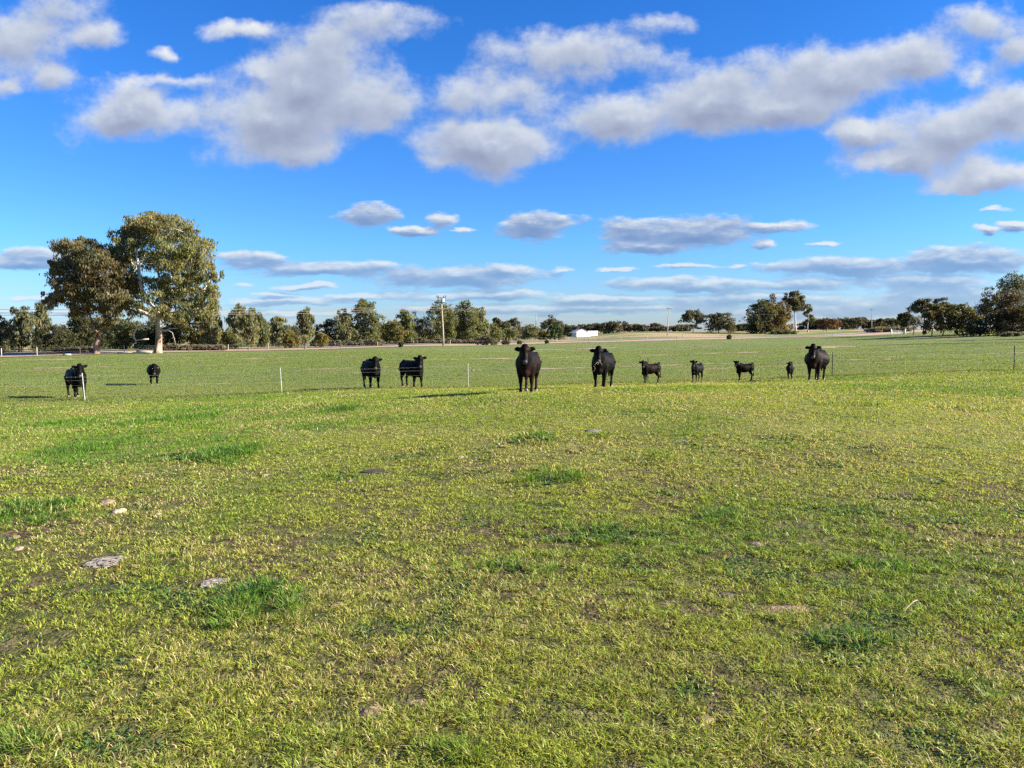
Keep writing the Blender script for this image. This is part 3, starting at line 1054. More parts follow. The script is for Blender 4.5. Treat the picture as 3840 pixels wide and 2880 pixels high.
BELT = 'trees of the belt beyond the road'
T = [
    # px, base, top, x0, x1, depth, kind, colour, bark, name, label
    (15, 1322, 1185, -70, 58, 122, 'bush', DARK, 'bark_grey', 'tree', 'dark dense tree cut by the left edge of the picture'),
    (70, 1322, 1150, 22, 122, 126, 'weeping', GREY, 'bark_grey', 'tree', 'grey-green weeping tree second from the left edge of the treeline'),
    (150, 1318, 1126, 116, 190, 132, 'weeping', GREY, 'bark_grey', 'tree', 'slim weeping tree just left of the bronze gum'),
    (200, 1318, 1215, 118, 275, 126, 'bush', DARK, 'bark_grey', 'tree', 'dark bushy tree low under the left side of the bronze gum'),
    (300, 1316, 1170, 235, 362, 136, 'bush', DARK, 'bark_grey', 'tree', 'dark green tree behind the trunk of the bronze gum, left side'),
    (330, 1314, 1190, 225, 455, 150, 'bush', DARK, 'bark_grey', 'tree', 'broad dark tree far behind the trunk of the bronze gum'),
    (500, 1311, 1210, 430, 600, 156, 'bush', DARK, 'bark_grey', 'tree', 'broad dark tree far behind the gap between the two large gums'),
    (470, 1312, 1195, 405, 545, 140, 'bush', GREEN, 'bark_grey', 'tree', 'olive tree filling the gap between the two large gum trunks'),
    (560, 1312, 1205, 520, 625, 144, 'bush', DARK, 'bark_grey', 'tree', 'dark tree directly behind the trunk of the tallest gum'),
    (660, 1311, 1185, 610, 720, 142, 'bush', DARK, 'bark_grey', 'tree', 'dark bushy tree right of the trunk of the tallest gum'),
    (740, 1306, 1122, 680, 812, 138, 'weeping', OLIVE, 'bark_pale', 'tree', 'olive drooping tree under the right side of the tallest gum'),
    (782, 1306, 1150, 755, 825, 134, 'weeping', GREY, 'bark_pale', 'tree', 'slender tree with thin white trunk right of the tallest gum'),
    (822, 1306, 1192, 800, 842, 150, 'weeping', GREY, 'bark_grey', 'tree', 'small wispy tree at the right foot of the large gum group'),
    (850, 1310, 1236, 812, 890, 142, 'bush', GREEN, 'bark_grey', 'shrub', 'rounded olive shrub in the gap right of the large gums'),
    (890, 1306, 1140, 848, 932, 150, 'weeping', GREY, 'bark_grey', 'tree', 'tall pale weeping tree first right of the gap beside the large gums'),
    (942, 1305, 1156, 918, 968, 154, 'weeping', GREY, 'bark_grey', 'tree', 'narrow weeping tree behind the sapling that stands on the verge'),
    (932, 1317, 1172, 895, 960, 132, 'weeping_t', GREY, 'bark_grey', 'tree', 'sapling with bare thin trunk standing alone on the tan verge'),
    (985, 1304, 1170, 945, 1012, 156, 'weeping', GREEN, 'bark_grey', 'tree', 'yellowish green drooping tree right of the verge sapling'),
    (1050, 1303, 1184, 1008, 1092, 160, 'weeping', GREY, 'bark_grey', 'tree', 'pale loose tree with dark leaning stems behind the yellow shrub'),
    (1092, 1303, 1244, 1058, 1124, 150, 'bush', YELL, 'bark_grey', 'shrub', 'mustard yellow shrub left of the lone slender weeping tree'),
    (1145, 1311, 1154, 1108, 1178, 140, 'weeping_t', GREY, 'bark_grey', 'tree', 'lone slender weeping tree with visible stem at the edge of the verge'),
    (1200, 1302, 1246, 1176, 1232, 154, 'bush', YELL, 'bark_grey', 'shrub', 'yellow-green shrub right of the lone slender weeping tree'),
    (1225, 1298, 1196, 1178, 1288, 176, 'bush', DARK, 'bark_grey', 'tree', 'dark bushy tree between the slender weeping tree and the broad tall one'),
    (1285, 1297, 1162, 1252, 1325, 174, 'weeping', GREY, 'bark_grey', 'tree', 'pale weeping tree on the left shoulder of the broad tall tree'),
    (1365, 1293, 1120, 1300, 1432, 176, 'bush', GREEN, 'bark_grey', 'tree', 'broad tall dark olive tree with flat rounded top in the middle of the belt'),
    (1470, 1291, 1202, 1422, 1515, 178, 'bush', OLIVE, 'bark_grey', 'shrub', 'olive rounded shrub right of the broad tall tree'),
    (1510, 1289, 1163, 1474, 1560, 186, 'weeping', GREEN, 'bark_grey', 'tree', 'weeping tree with dark underside left of the big utility pole'),
    (1570, 1289, 1168, 1535, 1615, 192, 'bare', GREYD, 'bark_grey', 'tree', 'thin greyish twiggy tree left of the big utility pole'),
    (1640, 1288, 1130, 1598, 1715, 192, 'bush', GREEN, 'bark_grey', 'tree', 'large olive tree right behind the big utility pole'),
    (1735, 1284, 1136, 1672, 1805, 198, 'bush', GREEN, 'bark_grey', 'tree', 'large dense olive tree right of the big utility pole'),
    (1795, 1280, 1150, 1755, 1835, 206, 'weeping', GREY, 'bark_grey', 'tree', 'grey-green tree on the right slope of the large olive clump'),
    (1838, 1276, 1215, 1800, 1885, 214, 'bush', GREEN, 'bark_grey', 'shrub', 'rounded green shrub at the right end of the large olive clump'),
    (1850, 1272, 1188, 1815, 1890, 240, 'open', GREYD, 'bark_grey', 'tree', 'sparse small-crowned gum above the right end of the olive clump'),
    (1915, 1268, 1198, 1870, 1965, 262, 'dome', GREYD, 'bark_grey', 'tree', 'puffy-crowned gum left of the pale thin utility pole'),
    (1905, 1268, 1232, 1868, 1945, 250, 'bush', GREEN, 'bark_grey', 'shrub', 'low green shrub in front of the puffy-crowned gum'),
    (1985, 1266, 1216, 1945, 2025, 280, 'bush', GREY, 'bark_grey', 'tree', 'grey tree right behind the pale thin utility pole'),
    (2065, 1264, 1193, 2030, 2108, 290, 'dome', GREYD, 'bark_grey', 'tree', 'gum with ragged crown rising behind the round dark green tree'),
    (2080, 1268, 1214, 2054, 2107, 262, 'bush', (0.038, 0.066, 0.016), 'bark_grey', 'tree', 'round dark green tree left of the white shed'),
    (2040, 1266, 1240, 2018, 2062, 270, 'bush', GREEN, 'bark_grey', 'shrub', 'small rounded shrub left of the round dark green tree'),
    (890, 1302, 1222, 830, 965, 172, 'bush', DARK, 'bark_grey', 'tree', 'dark tree low behind the tall pale weeping tree'),
    (1000, 1300, 1212, 950, 1062, 180, 'bush', GREEN, 'bark_grey', 'tree', 'olive tree behind the yellowish green drooping tree'),
    (1095, 1300, 1222, 1040, 1150, 186, 'bush', GREYD, 'bark_grey', 'tree', 'greyish tree in the dip behind the mustard yellow shrub'),
    (1420, 1289, 1218, 1370, 1500, 200, 'bush', GREEN, 'bark_grey', 'tree', 'olive tree behind the rounded shrub right of the broad tall tree'),
    (1555, 1287, 1222, 1490, 1625, 214, 'bush', DARK, 'bark_grey', 'tree', 'dark tree behind the greyish twiggy tree'),
    (1690, 1286, 1180, 1625, 1760, 218, 'bush', DARK, 'bark_grey', 'tree', 'dark tree filling in between the two large olive trees by the pole'),
    (1880, 1268, 1226, 1820, 1950, 290, 'bush', GREYD, 'bark_grey', 'tree', 'low greyish tree behind the puffy-crowned gum'),
    (2010, 1265, 1228, 1930, 2060, 310, 'bush', GREYD, 'bark_grey', 'tree', 'low greyish tree between pale thin pole and round dark green tree'),
    # right half
    (2600, 1250, 1168, 2558, 2642, 450, 'dome', GREYD, 'bark_grey', 'tree', 'grey gum right of the double-armed utility pole'),
    (2695, 1250, 1172, 2636, 2762, 440, 'bush', GREYD, 'bark_grey', 'tree', 'wide grey round-topped tree left of the dark clump with many stems'),
    (2850, 1251, 1130, 2796, 2908, 395, 'bush', DARK, 'bark_dark', 'tree', 'dark spreading tree with several black stems beside the road'),
    (2920, 1250, 1112, 2860, 2962, 402, 'dome', OLIVE_B, 'bark_dark', 'tree', 'bronze-olive spreading tree between the black stems and the tall white gum'),
    (2890, 1251, 1150, 2835, 2960, 398, 'bush', OLIVE_B, 'bark_dark', 'tree', 'dense dark olive tree in the middle of the clump beside the road'),
    (2935, 1249, 1172, 2900, 2966, 408, 'dome', OLIVE_B, 'bark_grey', 'tree', 'low olive tree in front of the foot of the tall white gum'),
    (2984, 1245, 1092, 2934, 3028, 425, 'gumcap', GREYD, 'bark_pale', 'gum_tree', 'tall gum with bare white trunk and high umbrella crown'),
    (3030, 1247, 1150, 3008, 3056, 415, 'open', GREY, 'bark_pale', 'gum_tree', 'small sparse gum with white trunk right of the tall white gum'),
    (3100, 1243, 1192, 3056, 3146, 440, 'dome', (0.115, 0.070, 0.034), 'bark_grey', 'tree', 'low rust-tinged spreading tree right of the small sparse gum'),
    (3390, 1252, 1172, 3356, 3425, 255, 'dome', DARK, 'bark_dark', 'tree', 'dark leaning gum above the white gate'),
    (3425, 1253, 1182, 3396, 3462, 190, 'bare', GREYD, 'bark_grey', 'tree', 'bare twiggy small tree just right of the white gate'),
    (3462, 1250, 1122, 3414, 3520, 205, 'gumcap', GREYD, 'bark_dark', 'gum_tree', 'flat-topped gum with gap of sky in its crown right of the white gate'),
    (3530, 1250, 1118, 3480, 3578, 200, 'gumcap', GREYD, 'bark_dark', 'gum_tree', 'gum whose high crown adjoins the flat-topped gum on its right'),
    (3495, 1253, 1168, 3452, 3545, 172, 'dome', OLIVE_B, 'bark_dark', 'tree', 'low spreading tree with slim dark trunk right of the twiggy tree'),
    (3535, 1253, 1164, 3505, 3590, 176, 'dome', OLIVE_B, 'bark_dark', 'tree', 'low spreading tree with short dark trunk beside the wattle'),
    (3610, 1252, 1136, 3545, 3668, 168, 'bush', (0.095, 0.085, 0.020), 'bark_dark', 'tree', 'yellow-topped wattle with dark base near the right edge'),
    (3675, 1252, 1128, 3640, 3715, 175, 'bare', GREYD, 'bark_grey', 'tree', 'pale twiggy tree between the yellow-topped wattle and the big dark tree'),
    (3700, 1252, 1110, 3672, 3735, 180, 'open', GREYD, 'bark_dark', 'tree', 'thin dark gum against the left flank of the big right-hand tree'),
    (3790, 1250, 1034, 3695, 3900, 172, 'bush', DARK, 'bark_dark', 'tree', 'biggest dark tree cut by the right edge of the picture'),
    (3790, 1252, 1096, 3706, 3910, 158, 'bush', (0.080, 0.060, 0.028), 'bark_dark', 'tree', 'brownish olive tree in front of the biggest dark right-edge tree'),
    (3660, 1252, 1200, 3610, 3720, 160, 'bush', DARK, 'bark_dark', 'shrub', 'dark shrub under the pale twiggy tree at the right'),
]
for i, (px, base, top, x0, x1, depth, kind, col, bark, name, label) in enumerate(T):
    pix_tree(px, base, top, x0, x1, depth, kind, col, label, 100 + i, bark, name, BELT if px < 2000 else None, cat='shrub' if name == 'shrub' else 'tree')

# trees off the right edge whose long shadows cross the back paddock
for i, (x, y, h, w, lab) in enumerate([(80, 96, 13, 5.5, 'tree outside the right edge that throws the long shadow across the paddock'),
                                       (92, 112, 12, 6, 'second tree outside the right edge, farther off, shading the paddock'),
                                       (104, 132, 13, 6, 'farthest tree outside the right edge along the paddock side')]):
    p = np.array([x, y, gz(x, y)])
    d = p - np.array([0, 0, CAM_H])
    v = CAM_ROT.transposed() @ Vector(d)
    bx = 1920 + F * v.x / -v.z
    by = 1440 - F * v.y / -v.z
    s = F / y
    pix_tree(bx, by, by - h * s, bx - w * s, bx + w * s, y, 'bush', DARK, lab, 300 + i, 'bark_dark', dens=0.12)

# skyline: far gums, one object each, few shared shapes
sky_r = np.random.default_rng(8)
far_specs = []
for x in np.arange(2105, 2600, 21):
    far_specs.append((x + sky_r.uniform(-7, 7), 1256 - (x - 2105) * 0.013, 1256 - sky_r.uniform(26, 46) - (10 if 2230 < x < 2330 else 0), sky_r.uniform(26, 42), sky_r.uniform(470, 560)))
for x in np.arange(2745, 2830, 20):
    far_specs.append((x, 1249, 1249 - sky_r.uniform(24, 36), sky_r.uniform(18, 26), sky_r.uniform(470, 560)))
for x in np.arange(3035, 3400, 19):
    far_specs.append((x + sky_r.uniform(-6, 6), 1241 - (x - 3035) * 0.004, 1241 - sky_r.uniform(36, 50), sky_r.uniform(26, 40), sky_r.uniform(560, 680)))
far_kinds = ['dome', 'bush', 'dome', 'open']
far_count = {}
ORD = ['first', 'second', 'third', 'fourth', 'fifth', 'sixth', 'seventh', 'eighth', 'ninth', 'tenth', 'eleventh', 'twelfth', 'thirteenth', 'fourteenth', 'fifteenth', 'sixteenth']
for i, (x, base, top, w, depth) in enumerate(far_specs):
    if x < 2150:
        ref = 'left of the white shed'
    elif x < 2255:
        ref = 'behind the white shed'
    elif x < 2505:
        ref = 'right of the white shed'
    elif x < 2620:
        ref = 'right of the double-armed pole'
    elif x < 2900:
        ref = 'left of the dark roadside clump'
    elif x < 3150:
        ref = 'behind the rust-tinged tree'
    else:
        ref = 'right of the rust-tinged tree'
    far_count[ref] = far_count.get(ref, 0) + 1
    lab = 'far skyline gum, ' + ORD[far_count[ref] - 1] + ' from left among those ' + ref
    col = [GREYD, GREYD, (0.085, 0.080, 0.050), (0.075, 0.065, 0.048)][i % 4]
    pix_tree(x, base, top, x - w, x + w, depth, far_kinds[i % 4], col, lab, 400 + i, 'bark_grey', 'gum_tree', 'far gums along the skyline', dens=0.8)

# low grey saltbush along the foot of the belt, and a few on the verge
SB = []
r_ = np.random.default_rng(4)
for x in np.arange(215, 360, 26):
    SB.append((x, 1322, r_.uniform(14, 22), r_.uniform(16, 24), 120))
for x in np.arange(610, 830, 24):
    SB.append((x, 1311, r_.uniform(12, 22), r_.uniform(15, 24), 128))
for x in np.arange(1180, 1430, 22):
    SB.append((x, 1297, r_.uniform(14, 24), r_.uniform(14, 22), 168))
for x in np.arange(1500, 1800, 24):
    SB.append((x, 1289, r_.uniform(12, 22), r_.uniform(13, 20), 186))
for i, (x, base, h, w, d) in enumerate(SB):
    ref = ('at the foot of the bronze gum' if x < 380 else 'right of the tallest gum' if x < 840 else 'under the broad tall middle tree' if x < 1440 else 'beside the big utility pole')
    far_count[ref] = far_count.get(ref, 0) + 1
    lab = 'grey saltbush, ' + ORD[far_count[ref] - 1] + ' from left in the row ' + ref
    pix_tree(x, base, base - h, x - w, x + w, d, 'bush', (0.20, 0.185, 0.12), lab, 600 + i, 'bark_grey', 'saltbush', 'grey saltbush along the treeline', dens=1.0, cat='shrub')
for i, (x, base, h, w, d, lab) in enumerate([
        (1822, 1292, 34, 40, 168, 'largest grey saltbush, a rounded mound on the verge right of the big pole'),
        (1855, 1291, 16, 9, 170, 'small grey saltbush at the right side of the largest saltbush mound'),
        (1896, 1290, 14, 14, 172, 'small grey shrub on the verge second right of the saltbush mound'),
        (1503, 1303, 22, 8, 142, 'single upright grey shrub on the verge left of the big utility pole'),
        (1948, 1288, 10, 8, 176, 'tiny dark shrub on the verge above the head of the nearest cow'),
        (2050, 1286, 9, 6, 178, 'tiny dark shrub on the verge between the nearest two cows'),
        (2735, 1265, 9, 8, 236, 'brown dome-shaped shrub on the verge left of the dark clump'),
        (2940, 1250, 12, 44, 380, 'wide pale green saltbush under the tall white gum'),
        (3310, 1248, 22, 60, 370, 'long mound of grey dead brush left of the white gate'),
        (3375, 1246, 20, 40, 370, 'grey dead brush mound directly behind the white gate'),
        (3790, 1262, 16, 34, 150, 'straw-coloured grass clump under the brownish right-edge tree')]):
    pix_tree(x, base, base - h, x - w, x + w, d, 'bush', (0.15, 0.14, 0.10) if x > 3200 else (0.125, 0.12, 0.075), lab, 700 + i, 'bark_grey', 'shrub', dens=1.3, cat='shrub')

# fallen bleached logs by the tallest gum
for P, rr, lab in (([(512, 1322), (540, 1322), (568, 1326)], .27, 'bleached log lying left of the trunk of the tallest gum'),
                   ([(440, 1328), (480, 1327), (522, 1325)], .15, 'thin bleached log on the ground between the two large gums'),
                   ([(236, 1335), (262, 1335)], .14, 'short pale log lying left of the bronze gum')):
    p0 = np.array([ground_at(x, y, 110 if x > 300 else 104) for x, y in P])
    c = p0.mean(0)
    b = MB()
    b.tube([p - c + np.array([0, 0.3 * (k % 2), rr * 0.8]) for k, p in enumerate(p0)], [rr, rr * 0.85, rr * 0.6][:len(P)], 8)
    o = b.build('log', MAT['dead_wood'], None, True)
    o.location = c
    tag(o, lab, 'log')

# ------------------------------------------------------------------ utility poles and wires
MAT['pole_wood'] = simple('weathered_pole', (0.34, 0.28, 0.22), 0.85, 2.0, 0.22)
MAT['pole_pale'] = simple('pale_pole', (0.36, 0.33, 0.31), 0.85, 2.0, 0.2)
MAT['pole_dark'] = simple('dark_crossarm', (0.085, 0.07, 0.06), 0.8, 2.0, 0.2)
MAT['pale_metal'] = simple('pale_metal', (0.62, 0.63, 0.65), 0.5, 3.0, 0.1)
MAT['porcelain'] = simple('insulator', (0.35, 0.33, 0.32), 0.3, 3.0, 0.1)
MAT['wire'] = simple('overhead_wire', (0.26, 0.25, 0.22), 0.8, 3.0, 0.1, spec=0.1)


def pole(px, base, top, depth, lean_px, label, mat, arms, transformer=False, rad=0.16):
    root = ground_at(px, base, depth)
    tp = at(px + lean_px, top, depth)
    v = tp - root
    t = thing('utility_pole', label, 'utility pole', root, group='utility poles along the road')
    b = MB()
    b.tube([(0, 0, -0.3), v * 0.35 + np.array([0.05, 0, 0]), v * 0.7, v], [rad * 1.15, rad, rad * 0.85, rad * 0.7], 8)
    b.build('pole', mat, t, True)
    pts = []
    for (f, half, ang, m2) in arms:
        c = v * f
        d = np.array([math.cos(ang), math.sin(ang), 0]) * half
        a = MB()
        s = np.array([-math.sin(ang), math.cos(ang), 0])
        off = s * -rad * 1.1
        V = []
        for e in (-1, 1):
            for q, zz in ((-0.055, -0.07), (0.055, -0.07), (0.055, 0.07), (-0.055, 0.07)):
                V.append(c + d * e + off + s * q + np.array([0, 0, zz]))
        a.add(V, [(3, 2, 1, 0), (4, 5, 6, 7), (0, 1, 5, 4), (1, 2, 6, 5), (2, 3, 7, 6), (3, 0, 4, 7)])
        a.build('crossarm', m2, t)
        for e in (-0.92, -0.45, 0.92):
            i = MB()
            q = c + d * e + off + np.array([0, 0, 0.07])
            i.tube([q, q + np.array([0, 0, 0.06]), q + np.array([0, 0, 0.16]), q + np.array([0, 0, 0.2])], [0.03, 0.075, 0.06, 0.02], 8)
            i.build('insulator', MAT['porcelain'], t, True)
            pts.append(root + q + np.array([0, 0, 0.2]))
    if transformer:
        c = v * 1.0
        i = MB()
        i.tube([c + np.array([0.32, -0.3, -0.55]), c + np.array([0.32, -0.3, 0.15])], [0.27, 0.27], 10)
        i.build('transformer', MAT['pale_metal'], t, False)
        i = MB()
        i.box((c[0] - 0.75, c[1] - 0.2, c[2] - 0.72), (c[0] + 0.75, c[1] - 0.08, c[2] - 0.6))
        i.box((c[0] - 0.85, c[1] - 0.05, c[2] + 0.18), (c[0] + 0.85, c[1] + 0.07, c[2] + 0.30))
        i.build('bracket', MAT['pole_dark'], t)
        for e in (-0.75, -0.5, 0.45, 0.8):
            i = MB()
            q = c + np.array([e, 0, 0.3])
            i.tube([q, q + np.array([0.1 * e, -0.1, 0.22]), q + np.array([0.3 * e, -0.2, 0.46])], [0.05, 0.09, 0.04], 6)
            i.build('fuse_switch', MAT['pole_dark'], t)
    return root, root + v, pts


r1, t1, w1 = pole(1663, 1298, 1122, 153, -8, 'nearest and thickest timber utility pole, leaning, with transformer and switches on top', MAT['pole_wood'], [(0.80, 1.3, 0.6, MAT['pole_dark'])], True, 0.18)
r2, t2, w2 = pole(2011, 1274, 1176, 292, -2, 'pale thin utility pole with one short crossarm left of the white shed', MAT['pole_pale'], [(0.985, 1.1, 0.1, MAT['pale_metal'])])
r3, t3, w3 = pole(2502, 1258, 1153, 325, 6, 'utility pole with two crossarms, the lower one white', MAT['pole_pale'], [(0.965, 1.25, 0.1, MAT['pole_dark']), (0.83, 0.95, 0.1, MAT['pale_metal'])], False, 0.19)
r4, t4, w4 = pole(3269, 1241, 1158, 405, -1, 'distant utility pole with one wide crossarm left of the white gate', MAT['pole_pale'], [(0.975, 1.4, 0.05, MAT['pole_dark'])])


def overhead(p0, p1, sag, label, rad=0.028):
    c = (p0 + p1) / 2
    b = MB()
    pts = []
    for i in range(25):
        t = i / 24
        p = p0 * (1 - t) + p1 * t
        pts.append(p - c + np.array([0, 0, -sag * 4 * t * (1 - t)]))
    b.tube(pts, rad, 4)
    o = b.build('overhead_wire', MAT['wire'])
    o.location = c
    tag(o, label, 'wire', 'overhead wires of the power line')


far_left = [at(-900, 1150, 92), at(-900, 1166, 92.5), at(-900, 1176, 93)]
for k, (e, q) in enumerate(zip(far_left, [t1 + np.array([-.7, 0, -1.4]), t1 + np.array([0.2, 0, -1.75]), t1 + np.array([.7, 0, -2.1])])):
    overhead(e, q, 0.55, ['upper', 'middle', 'lowest'][k] + ' wire crossing in front of the large gums to the nearest pole', 0.026)
for k in range(3):
    overhead(w1[k], w3[k], 3.5, ['left', 'middle', 'right'][k] + ' wire running from the nearest pole to the double-armed pole', 0.006)
    overhead(w3[k], w4[k], 3.0, ['left', 'middle', 'right'][k] + ' wire running from the double-armed pole to the distant right pole', 0.006)

# ------------------------------------------------------------------ shed
MAT['white_wall'] = simple('white_sheet_wall', (0.80, 0.79, 0.76), 0.6, 0.7, 0.05)
MAT['roof_grey'] = simple('grey_roof_sheet', (0.42, 0.43, 0.44), 0.5, 0.7, 0.12)
MAT['dark_void'] = simple('shed_inside', (0.05, 0.045, 0.04), 0.9, 2, 0.2)


def shed():
    d = 428.0
    root = ground_at(2200, 1262, d)
    m = d / F
    t = thing('shed', 'white farm shed with gable end and long low annex', 'shed', root)

    def X(px):
        return (px - 2200) * m
    z0 = -0.2
    h1 = (1262 - 1247) * m + 0.3
    hr = (1262 - 1236) * m + 0.2
    h2 = (1262 - 1244) * m + 0.3
    x0, x1, xm = X(2160), X(2207), X(2181)
    b = MB()                                        # gable end and left side wall
    dp = 4.5
    b.add([(x0, 0, z0), (x1, 0, z0), (x1, 0, h1 + 0.2), (xm, 0, hr), (x0, 0, h1 + 0.2), (x0, dp, z0), (x1, dp, z0), (x1, dp, h1 + 0.2), (xm, dp, hr), (x0, dp, h1 + 0.2)],
          [(0, 1, 2, 3, 4), (9, 8, 7, 6, 5), (5, 0, 4, 9), (1, 6, 7, 2)])
    b.build('gable_wall', MAT['white_wall'], t)
    b = MB()
    x2 = X(2247)
    b.box((x1 + 0.01, 0.4, z0), (x2, dp - 1, h2))
    b.build('annex_wall', MAT['white_wall'], t)
    for sgn, xe in ((-1, x0 - 1.6), (1, x1 + 0.4)):
        b = MB()
        sl = (hr - h1 - 0.2) / (xm - x0)
        ze = hr - sl * abs(xe - xm)
        V = [(xm, -0.4, hr + 0.05), (xe, -0.4, ze + 0.05), (xe, dp + 0.4, ze + 0.05), (xm, dp + 0.4, hr + 0.05)]
        V += [(v[0], v[1], v[2] + 0.12) for v in V]
        b.add(V, [(0, 1, 2, 3), (7, 6, 5, 4), (0, 4, 5, 1), (1, 5, 6, 2), (2, 6, 7, 3), (3, 7, 4, 0)])
        b.build('roof', MAT['roof_grey'], t)
    b = MB()
    b.box((x1 + 0.05, 0.2, h2 + 0.003), (x2 + 0.2, dp - 0.8, h2 + 0.14))
    b.build('annex_roof', MAT['white_wall'], t)
    b = MB()
    b.box((X(2180) , -0.05, z0), (X(2180) + 0.08, -0.003, h1 * 0.8))
    b.box((X(2172) , -0.05, h1 * 0.8), (X(2180) + 0.08, -0.003, h1 * 0.8 + 0.08))
    b.build('door_frame', MAT['roof_grey'], t)
    for k in (0.4, 2.3, 4.2):
        b = MB()
        b.box((x0 - 1.5, k - 0.06, z0), (x0 - 1.38, k + 0.06, h1 - 0.5))
        b.build('awning_post', MAT['dark_void'], t)
    t.rotation_euler = (0, 0, math.radians(30))
    t.scale = (1.12, 1.0, 1.0)


shed()
# small brick outbuilding peeking out between the round dark tree and the shed
b = MB()
p = ground_at(2110, 1263, 300)
b.box((-0.9, 0, -0.2), (0.9, 2.5, 1.3))
b.add([(-1.0, -0.2, 1.303), (1.0, -0.2, 1.303), (1.0, 2.7, 1.303), (-1.0, 2.7, 1.303), (0, -0.2, 1.75), (0, 2.7, 1.75)], [(0, 1, 4), (3, 5, 2), (0, 4, 5, 3), (1, 2, 5, 4), (3, 2, 1, 0)])
o = b.build('outbuilding', simple('tan_brick', (0.36, 0.21, 0.12), 0.9, 4.0, 0.2))
o.location = p
tag(o, 'small tan hut half hidden beside the round dark green tree', 'hut')

# ------------------------------------------------------------------ gate, roadside fences
MAT['white_paint'] = simple('white_gate_paint', (0.80, 0.79, 0.76), 0.5, 3, 0.06)
MAT['post_pale'] = simple('pale_post', (0.50, 0.44, 0.37), 0.85, 4, 0.2)
MAT['post_dark'] = simple('dark_post', (0.11, 0.09, 0.075), 0.85, 4, 0.2)
MAT['fence_wire'] = simple('galvanised_wire', (0.44, 0.44, 0.43), 0.5, 3, 0.1, metallic=0.5)


def gate():
    d = 235.0
    g0, g1 = ground_at(3342, 1254, d), ground_at(3394, 1254, d)
    t = thing('gate', 'white tubular farm gate hung between two white posts', 'gate', g0)
    w = g1[0] - g0[0]
    for x in (0, w):
        b = MB()
        b.tube([(x, 0, -0.2), (x, 0, 1.72), (x, 0, 1.76)], [.17, .16, .1], 8)
        b.build('gate_post', MAT['white_paint'], t, True)
    for z in (0.28, 0.62, 0.96, 1.30):
        b = MB()
        b.tube([(0.2, 0, z), (w - 0.2, 0, z)], .05, 6)
        b.build('rail', MAT['white_paint'], t)
    for x in (0.2, w * 0.5, w - 0.2):
        b = MB()
        b.tube([(x, -0.02, 0.2), (x, -0.02, 1.36)], .05, 6)
        b.build('upright', MAT['white_paint'], t)


gate()


def post_fence(name, pts, label, heights, mats, wires, wire_r, post_r, group=None):
    pts = np.array(pts)
    root = pts[0]
    t = thing(name, label, 'fence', root, group=group)
    for i, p in enumerate(pts):
        q = p - root
        b = MB()
        h = heights[i % len(heights)]
        b.tube([q + np.array([0, 0, -0.2]), q + np.array([0.02, 0, h]), q + np.array([0.02, 0, h + 0.03])], [post_r, post_r * 0.9, post_r * 0.3], 6)
        b.build('post', MAT[mats[i % len(mats)]], t, True)
    for z in wires:
        b = MB()
        b.tube([p - root + np.array([0, 0, z]) for p in pts], wire_r, 4)
        b.build('wire', MAT['fence_wire'], t)
    return t


# near side of the road
xs_near = [10, 140, 300, 470, 713, 857, 1008, 1275, 1415, 1550, 1688, 1840, 1965, 2092, 2210, 2330, 2428, 2538, 2645, 2755, 2895, 3020, 3120, 3200]
near_pts = []
seg = np.r_[0, np.cumsum(np.hypot(*np.diff(EDGE, axis=0).T))]
_s = np.linspace(0, seg[-1], 4000)
_ex, _ey = np.interp(_s, seg, EDGE[:, 0]), np.interp(_s, seg, EDGE[:, 1])
_dx, _dy = np.gradient(_ex), np.gradient(_ey)
_nn = np.hypot(_dx, _dy)


def on_edge(px, off):
    x, y = _ex - _dy / _nn * off, _ey + _dx / _nn * off
    ok = y > 20
    a_ = np.where(ok, x / np.maximum(y, 1), 99)
    k = int(np.argmin(np.abs(a_ - (px - 1920) / F)))
    return np.array([x[k], y[k], gz(x[k], y[k])])


post_fence('wire_fence', [on_edge(px, 3.0) for px in xs_near], 'post and wire fence along the near side of the tan road verge', [1.15, 1.2, 1.05], ['post_pale', 'post_pale', 'post_dark', 'post_pale', 'post_dark'], (0.5, 0.85, 1.05), 0.004, 0.05)
xs_far = [1905, 2000, 2030, 2135, 2166, 2192, 2214, 2232, 2250, 2370, 2460, 2560, 2690, 2780, 2870, 2960, 3090, 3160]
post_fence('wire_fence', [on_edge(px, 36.0) for px in xs_far], 'post and wire fence on the far side of the road, by the white shed', [1.2, 1.1], ['post_pale', 'post_pale', 'post_dark'], (0.6, 1.0), 0.004, 0.055)
post_fence('wire_fence', [ground_at(px, 1254, 232 - (px - 3400) * 0.16) for px in (3412, 3428, 3447, 3472, 3497, 3522, 3560, 3600, 3636, 3680, 3718, 3760, 3815, 3870)], 'dark post fence running right from the white gate under the trees', [1.35, 1.2, 1.4], ['post_dark', 'post_dark', 'post_pale'], (0.5, 0.9, 1.2), 0.01, 0.06)
# leaning white stay posts by the road
for px, py, d, dx, lab in ((2563, 1262, 315, -1.0, 'leaning pale stay post by the road right of the double-armed pole'), (3085, 1249, 390, -1.0, 'leaning white stay post by the road right of the small sparse gum')):
    b = MB()
    b.tube([(0, 0, -0.1), (dx * 0.5, 0, 0.75), (dx, 0, 1.5)], [.09, .08, .07], 6)
    o = b.build('stay_post', MAT['post_pale'])
    o.location = ground_at(px, py, d)
    tag(o, lab, 'post')

# ------------------------------------------------------------------ the steel post fence the cattle stand along
MAT['galv_post'] = simple('white_capped_post', (0.38, 0.39, 0.36), 0.45, 5, 0.08)
MAT['black_post'] = simple('black_steel_post', (0.035, 0.042, 0.038), 0.5, 5, 0.2)
MAT['post_foot'] = simple('rusty_post_foot', (0.06, 0.05, 0.04), 0.7, 5, 0.2)


